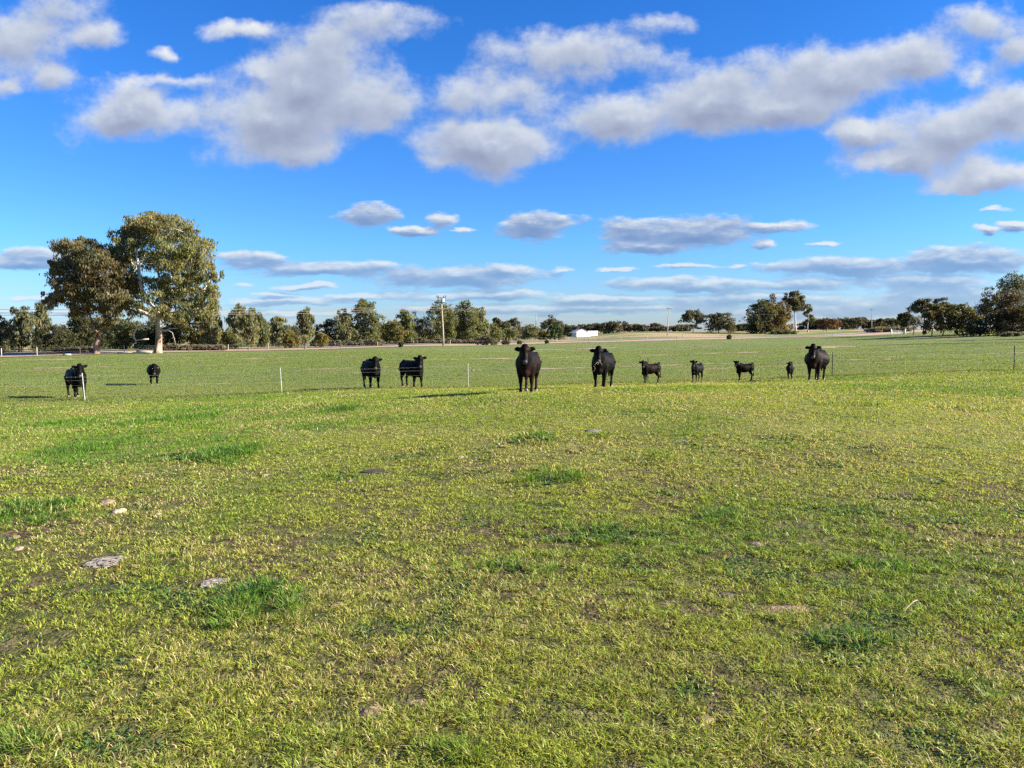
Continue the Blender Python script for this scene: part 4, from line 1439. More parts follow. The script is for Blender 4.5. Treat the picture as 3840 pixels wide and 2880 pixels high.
def cattle_fence():
    P = [ground_at(*f) for f in FENCE_PX]
    root = P[1]
    t = thing('wire_fence', 'low wire fence on thin steel posts running right across the paddock behind the cattle', 'fence', root)
    tops = []
    hts = [1.08, 1.09, 1.05, 1.04, 1.06, 1.06, 1.07, 1.05]
    lean = [-0.03, -0.075, -0.05, 0.0, 0.0, 0.0, 0.0, 0.0]
    for i, p in enumerate(P):
        q = p - root
        h = hts[i]
        pale = i < 4
        b = MB()
        # star section: three blades
        for k in range(3):
            a = 2 * math.pi * k / 3 + 0.4
            ux, uy = math.cos(a), math.sin(a)
            w, th = 0.020, 0.005
            V = []
            for z, dx in ((-0.25, 0.0), (h, lean[i])):
                for s, e in ((0, -1), (1, -1), (1, 1), (0, 1)):
                    V.append((q[0] + dx + ux * w * s - uy * th * e, q[1] + uy * w * s + ux * th * e, q[2] + z + k * 0.002))
            b.add(V, [(3, 2, 1, 0), (4, 5, 6, 7), (0, 1, 5, 4), (1, 2, 6, 5), (2, 3, 7, 6), (3, 0, 4, 7)])
        post = b.build('steel_post', MAT['galv_post'] if pale else MAT['black_post'], t)
        if not pale:
            post['label'] = 'black steel post'
        tops.append((q, lean[i], h))
    for z in (0.30, 0.60, 0.80, 0.94):
        b = MB()
        pts = []
        for i in range(len(tops) - 1):
            q0, l0, h0 = tops[i]
            q1, l1, h1 = tops[i + 1]
            for s in np.linspace(0, 1, 9)[:-1]:
                p = q0 * (1 - s) + q1 * s
                pts.append(p + np.array([(l0 * (1 - s) + l1 * s) * z, -0.03, z - 0.03 * 4 * s * (1 - s)]))
        pts.append(tops[-1][0] + np.array([0, -0.03, z]))
        b.tube(pts, 0.0030 if z > .7 else 0.0018, 4)
        b.build('wire', MAT['fence_wire'], t)
        if z > 0.8:                                  # barbs of the top wire
            bb = MB()
            P_ = np.array(pts)
            sg = np.r_[0, np.cumsum(np.linalg.norm(np.diff(P_, axis=0), axis=1))]
            for s in np.arange(0.1, sg[-1], 0.16):
                c = np.array([np.interp(s, sg, P_[:, k]) for k in range(3)])
                bb.tube([c + np.array([-0.012, 0, 0.016]), c + np.array([0.012, 0, -0.016])], 0.003, 3, cap=False)
            o = bb.build('barbs', MAT['fence_wire'], t)
            o['kind'] = 'stuff'
    # droppers: short vertical ties between the wires
    for i in range(len(tops) - 1):
        for s in (0.2, 0.4, 0.6, 0.8):
            q = tops[i][0] * (1 - s) + tops[i + 1][0] * s
            sag = 0.03 * 4 * s * (1 - s)
            b = MB()
            b.tube([q + np.array([0.02, -0.03, 0.10 - sag]), q + np.array([0.03, -0.035, 0.42 - sag]), q + np.array([0, -0.03, 0.81 - sag])], 0.0022, 4)
            b.build('dropper', MAT['fence_wire'], t)


cattle_fence()

# ------------------------------------------------------------------ cattle
def coat_mat(name, black, brown, amount):
    m, g, out = new_mat(name)
    p = g.node('ShaderNodeBsdfPrincipled')
    tc = g.node('ShaderNodeTexCoord').outputs['Object']
    n = g.noise(tc, 2.2, 4.0, 0.6)
    f = g.noise(g.vmath('MULTIPLY', tc, (1, 1, 0.25)), 38.0, 3.0, 0.6)
    g.put(p.inputs['Base Color'], g.mix(g.math('MULTIPLY', g.smooth(n, 0.46, 0.64), amount), rgb(*black), rgb(*brown)))
    g.put(p.inputs['Roughness'], g.smooth(f, 0.3, 0.7, 0.42, 0.75))
    p.inputs['Specular IOR Level'].default_value = 0.075
    bp = g.node('ShaderNodeBump')
    bp.inputs['Strength'].default_value = 0.7
    bp.inputs['Distance'].default_value = 0.02
    g.put(bp.inputs['Height'], f)
    g.put(p.inputs['Normal'], bp.outputs[0])
    g.l.new(p.outputs[0], out.inputs[0])
    return m


MAT['coat'] = coat_mat('black_coat', (0.0026, 0.0023, 0.0024), (0.006, 0.0042, 0.0036), 0.7)
MAT['coat_brown'] = coat_mat('brown_black_coat', (0.004, 0.0032, 0.0032), (0.019, 0.0062, 0.0036), 0.9)
MAT['muzzle'] = simple('grey_muzzle', (0.050, 0.044, 0.044), 0.45, 20, 0.4)
MAT['hoof'] = simple('horn_hoof', (0.24, 0.20, 0.16), 0.5, 12, 0.4)
MAT['eye'] = simple('dark_eye', (0.010, 0.007, 0.005), 0.12, 12, 0.2, spec=0.6)
MAT['tag_orange'] = simple('orange_ear_tag', (0.42, 0.14, 0.09), 0.5, 10, 0.1)
MAT['udder'] = simple('pink_udder', (0.36, 0.24, 0.20), 0.6, 10, 0.2)

depsgraph_objs = []


def fuse(mb, voxel, name):
    """one continuous skin over overlapping lofts"""
    tmp = bpy.data.objects.new('tmp_skin', mb.mesh('tmp_skin'))
    COL.objects.link(tmp)
    rm = tmp.modifiers.new('r', 'REMESH')
    rm.mode = 'VOXEL'
    rm.voxel_size = voxel
    sm = tmp.modifiers.new('s', 'SMOOTH')
    sm.factor = 0.5
    sm.iterations = 4
    dg = bpy.context.evaluated_depsgraph_get()
    me = bpy.data.meshes.new_from_object(tmp.evaluated_get(dg))
    me.name = name
    for p in me.polygons:
        p.use_smooth = True
    bpy.data.objects.remove(tmp)
    return me


def rotz(v, a):
    c, s = math.cos(a), math.sin(a)
    return np.array([v[0] * c - v[1] * s, v[0] * s + v[1] * c, v[2]])


def cattle(px, base, depth, height_px, heading, label, calf=False, head_yaw=0.0, neck=1.0, belly=1.0, coat='coat', legs=(0, 0, 0, 0), ear=(0, 0), tag_side=0,
           head_pitch=0.0, udder=False, seed=0, group=None, head_tilt=0.0, head_off=0.0):
    """stands with its feet at the pixel; heading 0 = walking straight at the camera, + = its head toward picture left.
    head_yaw: where the face points relative to straight at the camera. neck: 1 raised, 0 level."""
    r = np.random.default_rng(seed + 50)
    root = ground_at(px, base, depth)
    b = MB()
    bl = 0.80 if calf else 1.0                       # calves are short in the body
    bw = 0.78 if calf else 1.0
    leg_up = 0.08 if calf else 0.0
    # --- torso, forward is -Y
    S = [(0.82, 1.10, .07, .10), (0.76, 1.08, .17, .19), (0.64, 1.05, .245, .27), (0.46, 1.01, .285, .325), (0.22, .955, .335, .37), (0.0, .925, .365, .395), (-0.22, .935, .35, .395),
         (-0.42, .97, .305, .385), (-0.58, .985, .255, .36), (-0.70, .97, .20, .30), (-0.80, .94, .12, .20), (-0.84, .93, .05, .1)]
    secs = []
    for y, z, rx, rz in S:
        mid = math.exp(-((y - 0.05) / 0.38) ** 2)
        w = rx * 1.12 * bw * (1 + (belly - 1) * mid)
        zc = z - (belly - 1) * 0.10 * mid
        rzz = rz * (0.86 if calf else 1) * (1 + (belly - 1) * 0.22 * mid)
        secs.append(((0, y * bl, zc + leg_up * 0.6), (w, 0, 0), (0, 0, rzz)))
    b.loft(secs, 16)
    lz = leg_up * 0.6
    b.ball((0, -0.66 * bl, 0.70 + lz), (.14 * bw, .17, .20), 10, 8)        # brisket
    b.ball((0, -0.50 * bl, 1.27 + lz), (.09 * bw, .20, .09), 10, 8)        # withers
    for s in (-1, 1):
        b.ball((s * .20 * bw, -0.50 * bl, 0.95 + lz), (.12 * bw, .17, .30), 10, 8)   # shoulder
        b.ball((s * .19 * bw, 0.56 * bl, 0.97 + lz), (.14 * bw, .22, .30), 10, 8)    # thigh
        b.ball((s * .20 * bw, 0.50 * bl, 1.24 + lz), (.07, .10, .07), 8, 6)          # hook bone
    b.ball((0, 0.74 * bl, 1.30 + lz), (.06, .12, .07), 8, 6)                          # tail head
    if udder:
        pass
    # --- legs
    hooves = []
    lk = 1.12 if calf else 1.0
    th = 0.84 if calf else 1.18
    for i, (sx, front) in enumerate(((-1, True), (1, True), (-1, False), (1, False))):
        st = legs[i]
        if front:
            x = sx * .185 * bw
            y = -0.52 * bl
            P = [((x, y + .02, .86 + lz), .13 * th), ((x, y, .68 + lz), .105 * th), ((x * .98, y - .02 + st * .4, .47), .068 * th), ((x * .98, y - .015 + st * .55, .41), .066 * th), ((x * .98, y + st * .8, .27), .043 * th),
                 ((x * .98, y + st, .14), .045 * th), ((x * .98, y - .02 + st, .085), .055 * th), ((x * .98, y - .04 + st, .035), .058 * th)]
            hc = (x * .98, y - .05 + st, 0)
        else:
            x = sx * .19 * bw
            y = 0.58 * bl
            P = [((x * .95, y - .02, .98 + lz), .19 * th), ((x, y - .09 + st * .2, .76 + lz), .145 * th), ((x * 1.0, y + .02 + st * .5, .60), .088 * th), ((x * .95, y + .13 + st * .75, .49), .060 * th), ((x * .93, y + .12 + st * .85, .40), .050 * th),
                 ((x * .93, y + .09 + st * .95, .26), .043 * th), ((x * .93, y + .07 + st, .13), .046 * th), ((x * .93, y + .045 + st, .08), .054 * th), ((x * .93, y + .02 + st, .035), .057 * th)]
            hc = (x * .93, y + .01 + st, 0)
        b.tube([p for p, _ in P], [q for _, q in P], 10)
        hooves.append(hc)
    # --- tail
    ty = 0.84 * bl
    sw = r.uniform(-.05, .05)
    b.tube([(0, ty - .06, 1.26 + lz), (0, ty + .03, 1.20 + lz), (sw * .5, ty + .06, 1.0 + lz), (sw, ty + .05, .72), (sw, ty + .04, .56), (sw, ty + .04, .42), (sw, ty + .04, .34)], [.04, .035, .028, .026, .05, .045, .02], 7)
    # --- neck and head.  face direction in cow space: camera direction turned back by the heading
    to_cam = math.atan2(root[0], root[1])            # bearing of the animal seen from the camera
    fa = heading + head_yaw
    face = rotz(np.array([0, -1.0, 0]), fa)          # horizontal facing of the head
    nb = np.array([0, -0.60 * bl, 1.10 + lz])
    bend = rotz(np.array([0, -1.0, 0]), fa * 0.62)
    nl = 0.40 if calf else 0.46
    elev_n = math.radians(6 + (40 if calf else 34) * neck)
    poll = nb + bend * nl * math.cos(elev_n) + np.array([0, 0, nl * math.sin(elev_n) + 0.06]) + rotz(np.array([head_off, 0, 0]), fa)
    mid = (nb + poll) / 2 + np.array([0, 0, 0.02]) + rotz(np.array([0, -1, 0]), fa * 0.25) * 0.03
    nd = poll - nb
    nd /= np.linalg.norm(nd)
    side_b = np.array([1.0, 0, 0])
    side_m = rotz(side_b, fa * 0.5)
    side_h = rotz(side_b, fa)

    def upv(d, s):
        u_ = np.cross(s, d)
        return u_ / np.linalg.norm(u_)
    nwb, nhb = (.17, .25) if calf else (.25, .36)
    start = nb - nd * 0.18 - np.array([0, 0, .06])
    b.loft([(start, side_b * nwb, upv(nd, side_b) * nhb), (nb, side_b * nwb * .92, upv(nd, side_b) * nhb * .88), (mid, side_m * nwb * .80, upv(nd, side_m) * nhb * .74),
            (poll - nd * .06, side_h * nwb * .64, upv(nd, side_h) * nhb * .54), (poll + nd * .02, side_h * nwb * .38, upv(nd, side_h) * nhb * .34)], 12)
    # dewlap
    b.ball(mid * 0.6 + nb * 0.4 + np.array([0, 0, -.20]) + rotz(np.array([0, -1, 0]), fa * .5) * .06, (.05, .14, .17), 8, 6)
    hp = math.radians(64 + head_pitch)              # how far the face hangs below level
    hl = 0.40 if calf else 0.53
    ax = face * math.cos(hp) + np.array([0, 0, -math.sin(hp)])
    hu = np.cross(side_h, ax)
    hu /= np.linalg.norm(hu)
    if hu[2] < 0:
        hu = -hu                                    # out of the forehead
    hs = 0.90 if calf else 1.18
    sd_ = side_h * math.cos(head_tilt) + np.array([0, 0, math.sin(head_tilt)])
    prof = [(-.10, .065, .05, -.02), (-.05, .105, .085, -.01), (.03, .125, .12, 0), (.12, .130, .135, 0), (.22, .122, .130, -.005), (.34, .098, .108, -.01), (.46, .084, .092, -.012), (.62, .080, .082, -.012), (.78, .088, .080, -.01), (.90, .090, .074, -.01), (.98, .074, .058, -.01), (1.03, .038, .03, -.01)]
    O = poll + np.array([0, 0, .02])
    b.loft([(O + ax * hl * t + hu * o * hs, sd_ * w * hs, hu * h * hs) for t, w, h, o in prof], 14)
    b.ball(O - ax * .06 + hu * .05 * hs, (.10 * hs, .07 * hs, .05 * hs), 8, 6)   # poll tuft
    # ears: leaf shaped, held out sideways
    for k, s in enumerate((-1, 1)):
        e0 = O + ax * .03 + sd_ * s * .085 * hs - hu * .03
        drop = ear[k]
        ed = sd_ * s * math.cos(drop) + np.array([0, 0, math.sin(drop)]) - face * -0.05
        ed /= np.linalg.norm(ed)
        ev = np.cross(ed, face)
        ev /= np.linalg.norm(ev)
        el = (.24 if not calf else .20)
        b.loft([(e0 + ed * el * q, ev * w, face * tk) for q, w, tk in ((-.1, .03, .03), (.1, .046, .034), (.35, .082, .032), (.6, .088, .030), (.82, .070, .026), (1.0, .032, .022))], 10)
    name = 'calf' if calf else 'cow'
    top = O[2] + .13 * hs + (0.0)
    # scale so that the whole animal fills its height in the photograph
    want = height_px * depth / F
    t = thing(name, label, name, root, heading, group)
    # heading: + turns the head toward picture left.  (-Y forward rotated by -heading about Z goes to -X)
    t.rotation_euler = (0, 0, -heading - to_cam)
    me = fuse(b, 0.030 if not calf else 0.026, 'body')
    zmax = max(v.co.z for v in me.vertices)
    sc = want / zmax
    t.scale = (sc, sc, sc)
    link('body', me, MAT[coat], t)
    # --- parts
    for hc in hooves:
        h = MB()
        for s in (-1, 1):                           # cloven
            x = hc[0] + s * .028
            h.loft([((x, hc[1], -.015), (.032, 0, 0), (0, .062, 0)), ((x, hc[1] + .006, .03), (.029, 0, 0), (0, .055, 0)), ((x, hc[1] + .016, .07), (.022, 0, 0), (0, .042, 0))], 8)
        h.build('hoof', MAT['hoof'], t, True)
    mz = MB()
    c = O + ax * hl * .95 + hu * .004
    mz.loft([(c - ax * .05 + hu * .045 * hs, sd_ * .052 * hs, hu * .034 * hs), (c + hu * .036 * hs, sd_ * .060 * hs, hu * .042 * hs), (c + ax * .035 + hu * .012 * hs, sd_ * .058 * hs, hu * .042 * hs), (c + ax * .055, sd_ * .036 * hs, hu * .022 * hs)], 12)
    mz.build('muzzle', MAT['muzzle'], t, True)
    for s in (-1, 1):
        e = MB()
        e.ball(O + ax * hl * .27 + sd_ * s * .106 * hs + hu * .062 * hs, (.022, .022, .022), 8, 6)
        e.build('eye', MAT['eye'], t, True)
    if tag_side:
        e0 = O + ax * .03 + sd_ * tag_side * .20 * hs + face * .04
        g_ = MB()
        q = [e0 + sd_ * x + np.array([0, 0, z]) for x, z in ((-.02, .0), (.02, .0), (.026, -.03), (.02, -.065), (-.02, -.065), (-.026, -.03))]
        g_.add(q + [p + face * .008 for p in q], [(0, 1, 2, 3, 4, 5), (11, 10, 9, 8, 7, 6)] + [(i, (i + 1) % 6, 6 + (i + 1) % 6, 6 + i) for i in range(6)])
        g_.build('ear_tag', MAT['tag_orange'], t)
    if udder:
        u_ = MB()
        u_.ball((0, .34 * bl, .58), (.12, .15, .11), 10, 8)
        for sx in (-1, 1):
            for sy in (-1, 1):
                u_.tube([(sx * .06, .34 * bl + sy * .07, .52), (sx * .062, .34 * bl + sy * .07, .44)], [.022, .015], 6)
        u_.build('udder', MAT['udder'], t, True)
    return t, (O + ax * hl * 0.97) * sc, sc


R_ = math.radians
HERD = 'black cattle along the fence'
CV = 'black calves on the near side of the fence'
cattle(288, 1487, 32.4, 130, R_(-13), 'black cow at far left behind the leftmost white post, body angled, head to the right', head_yaw=R_(0), seed=1, group=HERD, legs=(.04, -.06, .08, -.05), ear=(.15, .3))
cattle(578, 1443, 42.5, 81, R_(-2), 'smallest-looking black cow, far back on the left, facing straight with lowered head', neck=-.15, seed=2, group=HERD, legs=(-.1, .1, .05, -.12), ear=(0.1, 0.1), tag_side=1, belly=1.05)
cattle(1393, 1454, 34.4, 122, R_(-15), 'round-bodied black cow left of the pair behind the fence, face and chest slightly grey', neck=.75, seed=3, group=HERD, belly=1.12, legs=(.05, -.05, .0, .1), ear=(.0, .05))
cattle(1545, 1451, 34.0, 124, R_(-32), 'black cow angled with rump left and pale feet, right of the pair behind the fence', seed=4, group=HERD, legs=(.06, -.05, -.06, .1), ear=(.1, .2))
cattle(1982, 1471, 22.7, 183, R_(8), 'nearest and largest cow, brownish flank, facing the camera in front of the fence', neck=.95, coat='coat_brown', seed=5, group=HERD, belly=1.05, legs=(.02, -.06, .06, -.08), udder=True, ear=(.02, .06))
r6, mouth6, sc6 = cattle(2262, 1451, 26.0, 159, R_(13), 'black cow with dry grass stalks in its mouth, second nearest', neck=.95, seed=6, group=HERD, legs=(.06, -.08, .1, -.05), ear=(-.02, .0))
cattle(3062, 1422, 30.3, 139, R_(12), 'wide-bellied brownish black cow at the right beside a black steel post', neck=1.0, coat='coat_brown', seed=7, group=HERD, belly=1.32, legs=(.0, -.03, .05, -.06), udder=True, ear=(.0, .05))
cattle(2441, 1443, 30.0, 91, R_(58), 'brownish calf standing side-on in front of a steel post, ears wide', calf=True, coat='coat_brown', seed=8, group=CV, head_yaw=R_(8), neck=.75, legs=(.02, -.06, .06, -.1), ear=(.15, .2))
cattle(2614, 1437, 31.0, 88, R_(24), 'black calf second from the left among the calves, facing the camera', calf=True, seed=9, group=CV, neck=1.0, legs=(.04, -.06, .05, -.05), ear=(.35, .15))
cattle(2793, 1430, 32.3, 78, R_(66), 'black calf standing side-on with head turned to the camera, long shadow beside it', calf=True, seed=10, group=CV, head_yaw=R_(-22), neck=.75, legs=(.03, -.04, .02, -.06), ear=(.7, .8))
cattle(2962, 1427, 32.2, 69, R_(3), 'smallest calf, seen end-on with ears out, left of the wide-bellied cow', calf=True, seed=11, group=CV, neck=.8, legs=(.0, .0, .0, .0), ear=(.15, .75), belly=1.1, head_pitch=10)

# stalks hanging from the mouth of the second nearest cow
MAT['straw'] = simple('dry_straw', (0.50, 0.43, 0.27), 0.8, 12, 0.15)
m6 = np.array(r6.location) + rotz(np.array(mouth6), r6.rotation_euler[2])
for k, P in enumerate(([(0, 0, .02), (-.10, -.06, -.03), (-.17, -.07, -.13), (-.12, -.07, -.18), (-.16, -.07, -.30)], [(.02, 0, .02), (.07, -.05, -.02), (.10, -.06, -.09)], [(.0, 0, .02), (-.03, -.06, -.06), (-.06, -.06, -.05), (-.08, -.05, .0)])):
    b = MB()
    b.tube([np.array(p) + np.array([0, -.05, 0]) for p in P], .0035, 4)
    o = b.build('grass_stalk', MAT['straw'])
    o.location = m6
    tag(o, ['long bent straw hanging left from the mouth of a cow', 'short straw at the right corner of the mouth of the chewing cow', 'short crooked straw under the muzzle of the chewing cow'][k], 'straw')

# ------------------------------------------------------------------ things lying in the near grass
def clod(px, py, w_px, h_px, label, col, seed, name='dung_pat', flat=0.35, cracks=0.0, cat='dung'):
    r = np.random.default_rng(seed)
    x, y = unproject(px, py)
    m = math.hypot(y, CAM_H) / F
    rx = w_px * m / 2
    ry = max(h_px * m * y / CAM_H * 0.5, rx * 0.35)
    ry = min(ry, rx * 1.4)
    hz = rx * flat
    bm = bmesh.new()
    bmesh.ops.create_icosphere(bm, subdivisions=4 if w_px > 60 else 3, radius=1.0)
    ph = r.uniform(0, 50, 3)
    for v in bm.verts:
        a = math.atan2(v.co.y, v.co.x)
        n = float(fbm(v.co.x * 1.3 + ph[0], v.co.y * 1.3 + ph[1] + v.co.z, 0.7, seed, 4)) - 0.5
        n2 = float(vnoise(math.cos(a) * 1.1 + ph[2], math.sin(a) * 1.1, 0.8, seed + 5)) - 0.5
        k = 1 + 0.55 * n + 0.5 * n2
        v.co.x *= k
        v.co.y *= k
        v.co.z = max(v.co.z, -0.3) * (1 + 1.1 * n)
        v.co.x *= rx
        v.co.y *= ry
        v.co.z *= hz
    me = bpy.data.meshes.new(name)
    bm.to_mesh(me)
    bm.free()
    m_, g, out = new_mat(name + '_surface')
    p = g.node('ShaderNodeBsdfPrincipled')
    tc = g.node('ShaderNodeTexCoord').outputs['Object']
    st = g.vmath('MULTIPLY', tc, (1, 2.0, 1))
    vo = g.node('ShaderNodeTexVoronoi', feature='DISTANCE_TO_EDGE')
    g.put(vo.inputs['Vector'], g.vmath('ADD', st, g.vmath('MULTIPLY', g.noise(tc, 14 / (rx * 6), 3, .6, '3D', 1), (rx * .5, rx * .5, 0))))
    vo.inputs['Scale'].default_value = 1.7 / rx
    n = g.noise(tc, 3.0 / rx, 5.0, 0.65)
    c = g.ramp(n, [(0.3, tuple(q * 0.55 for q in col)), (0.5, col), (0.72, tuple(min(.85, q * 1.4) for q in col))])
    crack = g.smooth(vo.outputs['Distance'], 0.0, 0.10)
    c = g.mix(crack if cracks else 1.0, rgb(col[0] * .18, col[1] * .16, col[2] * .14), c)
    g.put(p.inputs['Base Color'], c)
    p.inputs['Roughness'].default_value = 0.9
    bp = g.node('ShaderNodeBump')
    bp.inputs['Strength'].default_value = 1.0
    bp.inputs['Distance'].default_value = rx * 0.12
    g.put(bp.inputs['Height'], g.math('ADD', g.math('MULTIPLY', crack, 1.0 if cracks else 0.0), n))
    g.put(p.inputs['Normal'], bp.outputs[0])
    g.l.new(p.outputs[0], out.inputs[0])
    o = link(name, me, m_)
    o.location = (x, y, gz(x, y) + hz * 0.02)
    o.rotation_euler = (0, 0, r.uniform(-.3, .5))
    tag(o, label, cat)
    return (x, y, rx * 1.05, ry * 1.1)


PATS = [
    clod(395, 2110, 155, 46, 'largest pale cracked dried dung pat, low at the left', (0.34, 0.29, 0.23), 1, flat=0.13, cracks=1.0),
    clod(795, 2185, 92, 40, 'pale cracked pat half sunk in green grass right of the largest one', (0.34, 0.30, 0.25), 2, flat=0.12, cracks=1.0),
    clod(1400, 1767, 92, 18, 'dark brown flat dung pat in the middle of the field', (0.040, 0.029, 0.021), 3, flat=0.07),
    clod(445, 1920, 48, 20, 'pale rounded clod above the largest cracked pat', (0.36, 0.29, 0.20), 4, 'clod', 0.4, cat='clod'),
    clod(398, 1884, 46, 22, 'brown crumbly clod above the pale rounded clod', (0.20, 0.135, 0.095), 5, 'clod', 0.4, cat='clod'),
    clod(593, 1927, 24, 10, 'small pale clod right of the pale rounded clod', (0.40, 0.32, 0.24), 6, 'clod', 0.4, cat='clod'),
    clod(242, 1920, 30, 20, 'brown clod among weeds at the left', (0.22, 0.15, 0.11), 7, 'clod', 0.4, cat='clod'),
    clod(50, 2015, 44, 20, 'dark brown clod by the left edge', (0.15, 0.10, 0.07), 8, 'clod', 0.35, cat='clod'),
    clod(72, 2058, 36, 16, 'tan clod by the left edge below the dark one', (0.30, 0.21, 0.15), 9, 'clod', 0.35, cat='clod'),
    clod(992, 1782, 26, 9, 'grey flake left of the dark brown pat', (0.27, 0.24, 0.20), 10, 'clod', 0.3, cat='clod'),
    clod(1130, 1788, 24, 9, 'pale flake between grey flake and dark brown pat', (0.30, 0.26, 0.21), 11, 'clod', 0.3, cat='clod'),
    clod(1728, 1717, 32, 11, 'white flake right of and above the dark brown pat', (0.30, 0.26, 0.20), 12, 'clod', 0.3, cat='clod'),
    clod(1310, 1803, 24, 14, 'dark clod just below left of the dark brown pat', (0.16, 0.12, 0.10), 13, 'clod', 0.4, cat='clod'),
    clod(1512, 1966, 20, 13, 'small pale stone in the middle of the field', (0.32, 0.26, 0.19), 14, 'stone', 0.5, cat='stone'),
    clod(490, 1600, 14, 8, 'tiny pale stone far off at the left', (0.52, 0.44, 0.34), 15, 'stone', 0.5, cat='stone'),
    clod(2225, 1617, 60, 8, 'long grey flake far off right of centre', (0.19, 0.18, 0.165), 16, 'clod', 0.2, cat='clod'),
    clod(1870, 1665, 24, 8, 'small grey flake beside a green tuft in mid field', (0.40, 0.37, 0.33), 17, 'clod', 0.25, cat='clod'),
    clod(1395, 2670, 54, 60, 'grey flat clod in the dark hollow near the bottom', (0.115, 0.10, 0.09), 18, 'clod', 0.2, cat='clod'),
    clod(2725, 2235, 56, 24, 'dark clod left of the bare soil patch', (0.085, 0.06, 0.045), 19, 'clod', 0.3, cat='clod'),
    clod(2840, 2042, 40, 16, 'pale brown clod above the bare soil patch', (0.26, 0.19, 0.13), 20, 'clod', 0.3, cat='clod'),
    clod(3640, 2218, 34, 14, 'pale flake at the right by the dry twig', (0.40, 0.34, 0.25), 21, 'clod', 0.25, cat='clod'),
]

# bent dry twigs
for k, (P, lab) in enumerate([([(3390, 2296), (3405, 2274), (3425, 2256), (3440, 2250), (3448, 2262)], 'bent dry twig standing up at the right'),
                              ([(3010, 2765), (3045, 2748), (3075, 2732), (3070, 2750)], 'thin grey twig lying near the bottom right'),
                              ([(2990, 1962), (2985, 1945), (2978, 1932)], 'thin dry stalk right of centre')]):
    x, y = unproject(*P[0])
    z0 = gz(x, y)
    pts = []
    for i, (px, py) in enumerate(P):
        d = ray(px, py)
        yy = y + 0.02 * i
        s = yy / d.y
        pts.append(np.array([d.x * s - x, yy - y, max(CAM_H + d.z * s - z0, 0.006)]))
    b = MB()
    b.tube(pts, [.004, .0035, .0032, .003, .0025][:len(P)], 5)
    o = b.build('twig', MAT['straw'])
    o.location = (x, y, z0)
    tag(o, lab, 'twig')

# ------------------------------------------------------------------ grass
def soil_patch(px, py, rpx, rpy, seed, mat):
    """a worn spot of bare earth with a ragged edge"""
    x, y = unproject(px, py)
    rx, ry = rpx * y / F, rpy * y * y / (F * CAM_H)
    n = 40
    V = [(x, y, gz(x, y) + 0.012)]
    for ring in (0.55, 1.0):
        for i in range(n):
            a = 2 * math.pi * i / n
            k = ring * (0.62 + 0.75 * float(fbm(math.cos(a) * 1.6 + seed * 9, math.sin(a) * 1.6, 1.0, seed, 3)))
            qx, qy = x + rx * k * math.cos(a), y + ry * k * math.sin(a)
            V.append((qx, qy, gz(qx, qy) + (0.010 if ring < 1 else -0.004)))
    fs = [(0, 1 + i, 1 + (i + 1) % n) for i in range(n)] + [(1 + i, 1 + n + i, 1 + n + (i + 1) % n, 1 + (i + 1) % n) for i in range(n)]
    me = bpy.data.meshes.new('bare_soil')
    me.from_pydata(V, [], fs)
    o = link('bare_soil', me, mat)
    o['kind'] = 'structure'


MAT['red_soil'] = simple('bare_red_soil', (0.25, 0.165, 0.105), 0.95, 14.0, 0.4, bump=1.0)
for i, q in enumerate([(2950, 2285, 105, 19), (1400, 2668, 60, 34), (1560, 2640, 60, 18), (1270, 2268, 40, 13), (2640, 2700, 60, 16)]):
    soil_patch(*q, i + 1, MAT['red_soil'])

PATCH = []      # x, y, rx, ry, strength : richer, taller, darker green


def patch(px, py, rpx, rpy, s=1.0):
    x, y = unproject(px, py)
    PATCH.append((x, y, rpx * y / F, rpy * y * y / (F * CAM_H), s))


for q in [(2000, 1650, 120, 22, 1), (2060, 1790, 165, 30, 1), (2180, 1790, 90, 22, .7), (830, 1705, 170, 38, 1), (650, 1720, 90, 20, .6), (1290, 1536, 60, 14, 1), (580, 1578, 120, 18, .8), (780, 1555, 80, 14, .6),
          (280, 1690, 130, 26, .9), (90, 1925, 190, 55, .9), (980, 2270, 210, 90, .9), (640, 2110, 160, 50, .55), (2700, 1930, 110, 36, .6), (3190, 2400, 200, 48, .6), (2420, 1720, 90, 22, .4),
          (1650, 1690, 90, 22, .5), (2250, 1640, 70, 12, .6), (3620, 1535, 120, 10, .7), (3250, 1520, 90, 8, .6), (3100, 1515, 60, 7, .6), (2450, 1540, 50, 8, .6), (3700, 2600, 160, 80, .5), (60, 2800, 200, 80, .6),
          (1980, 2120, 180, 50, .35), (1700, 2150, 140, 40, .35), (2250, 2000, 160, 50, .4), (3300, 2130, 160, 45, .4), (1700, 2830, 160, 60, .5), (1210, 1520, 110, 12, .6), (200, 1590, 150, 16, .5)]:
    patch(*q)
BARE = []
for px, py, rpx, rpy in [(2950, 2285, 95, 17), (1395, 2668, 40, 34), (1270, 2265, 30, 12), (1400, 2270, 50, 18), (1010, 2400, 40, 14), (1410, 2080, 30, 8), (2430, 2250, 50, 10), (2000, 2090, 26, 10), (60, 2010, 60, 14), (370, 2270, 40, 14), (1560, 2620, 50, 20), (2160, 2650, 60, 20), (1180, 2530, 60, 18),
                         (2640, 2700, 60, 18), (3300, 2600, 70, 20), (2300, 2420, 50, 14), (700, 2520, 60, 18), (1850, 2330, 50, 12), (3480, 2420, 60, 16)]:
    x, y = unproject(px, py)
    BARE.append((x, y, rpx * y / F, rpy * y * y / (F * CAM_H)))


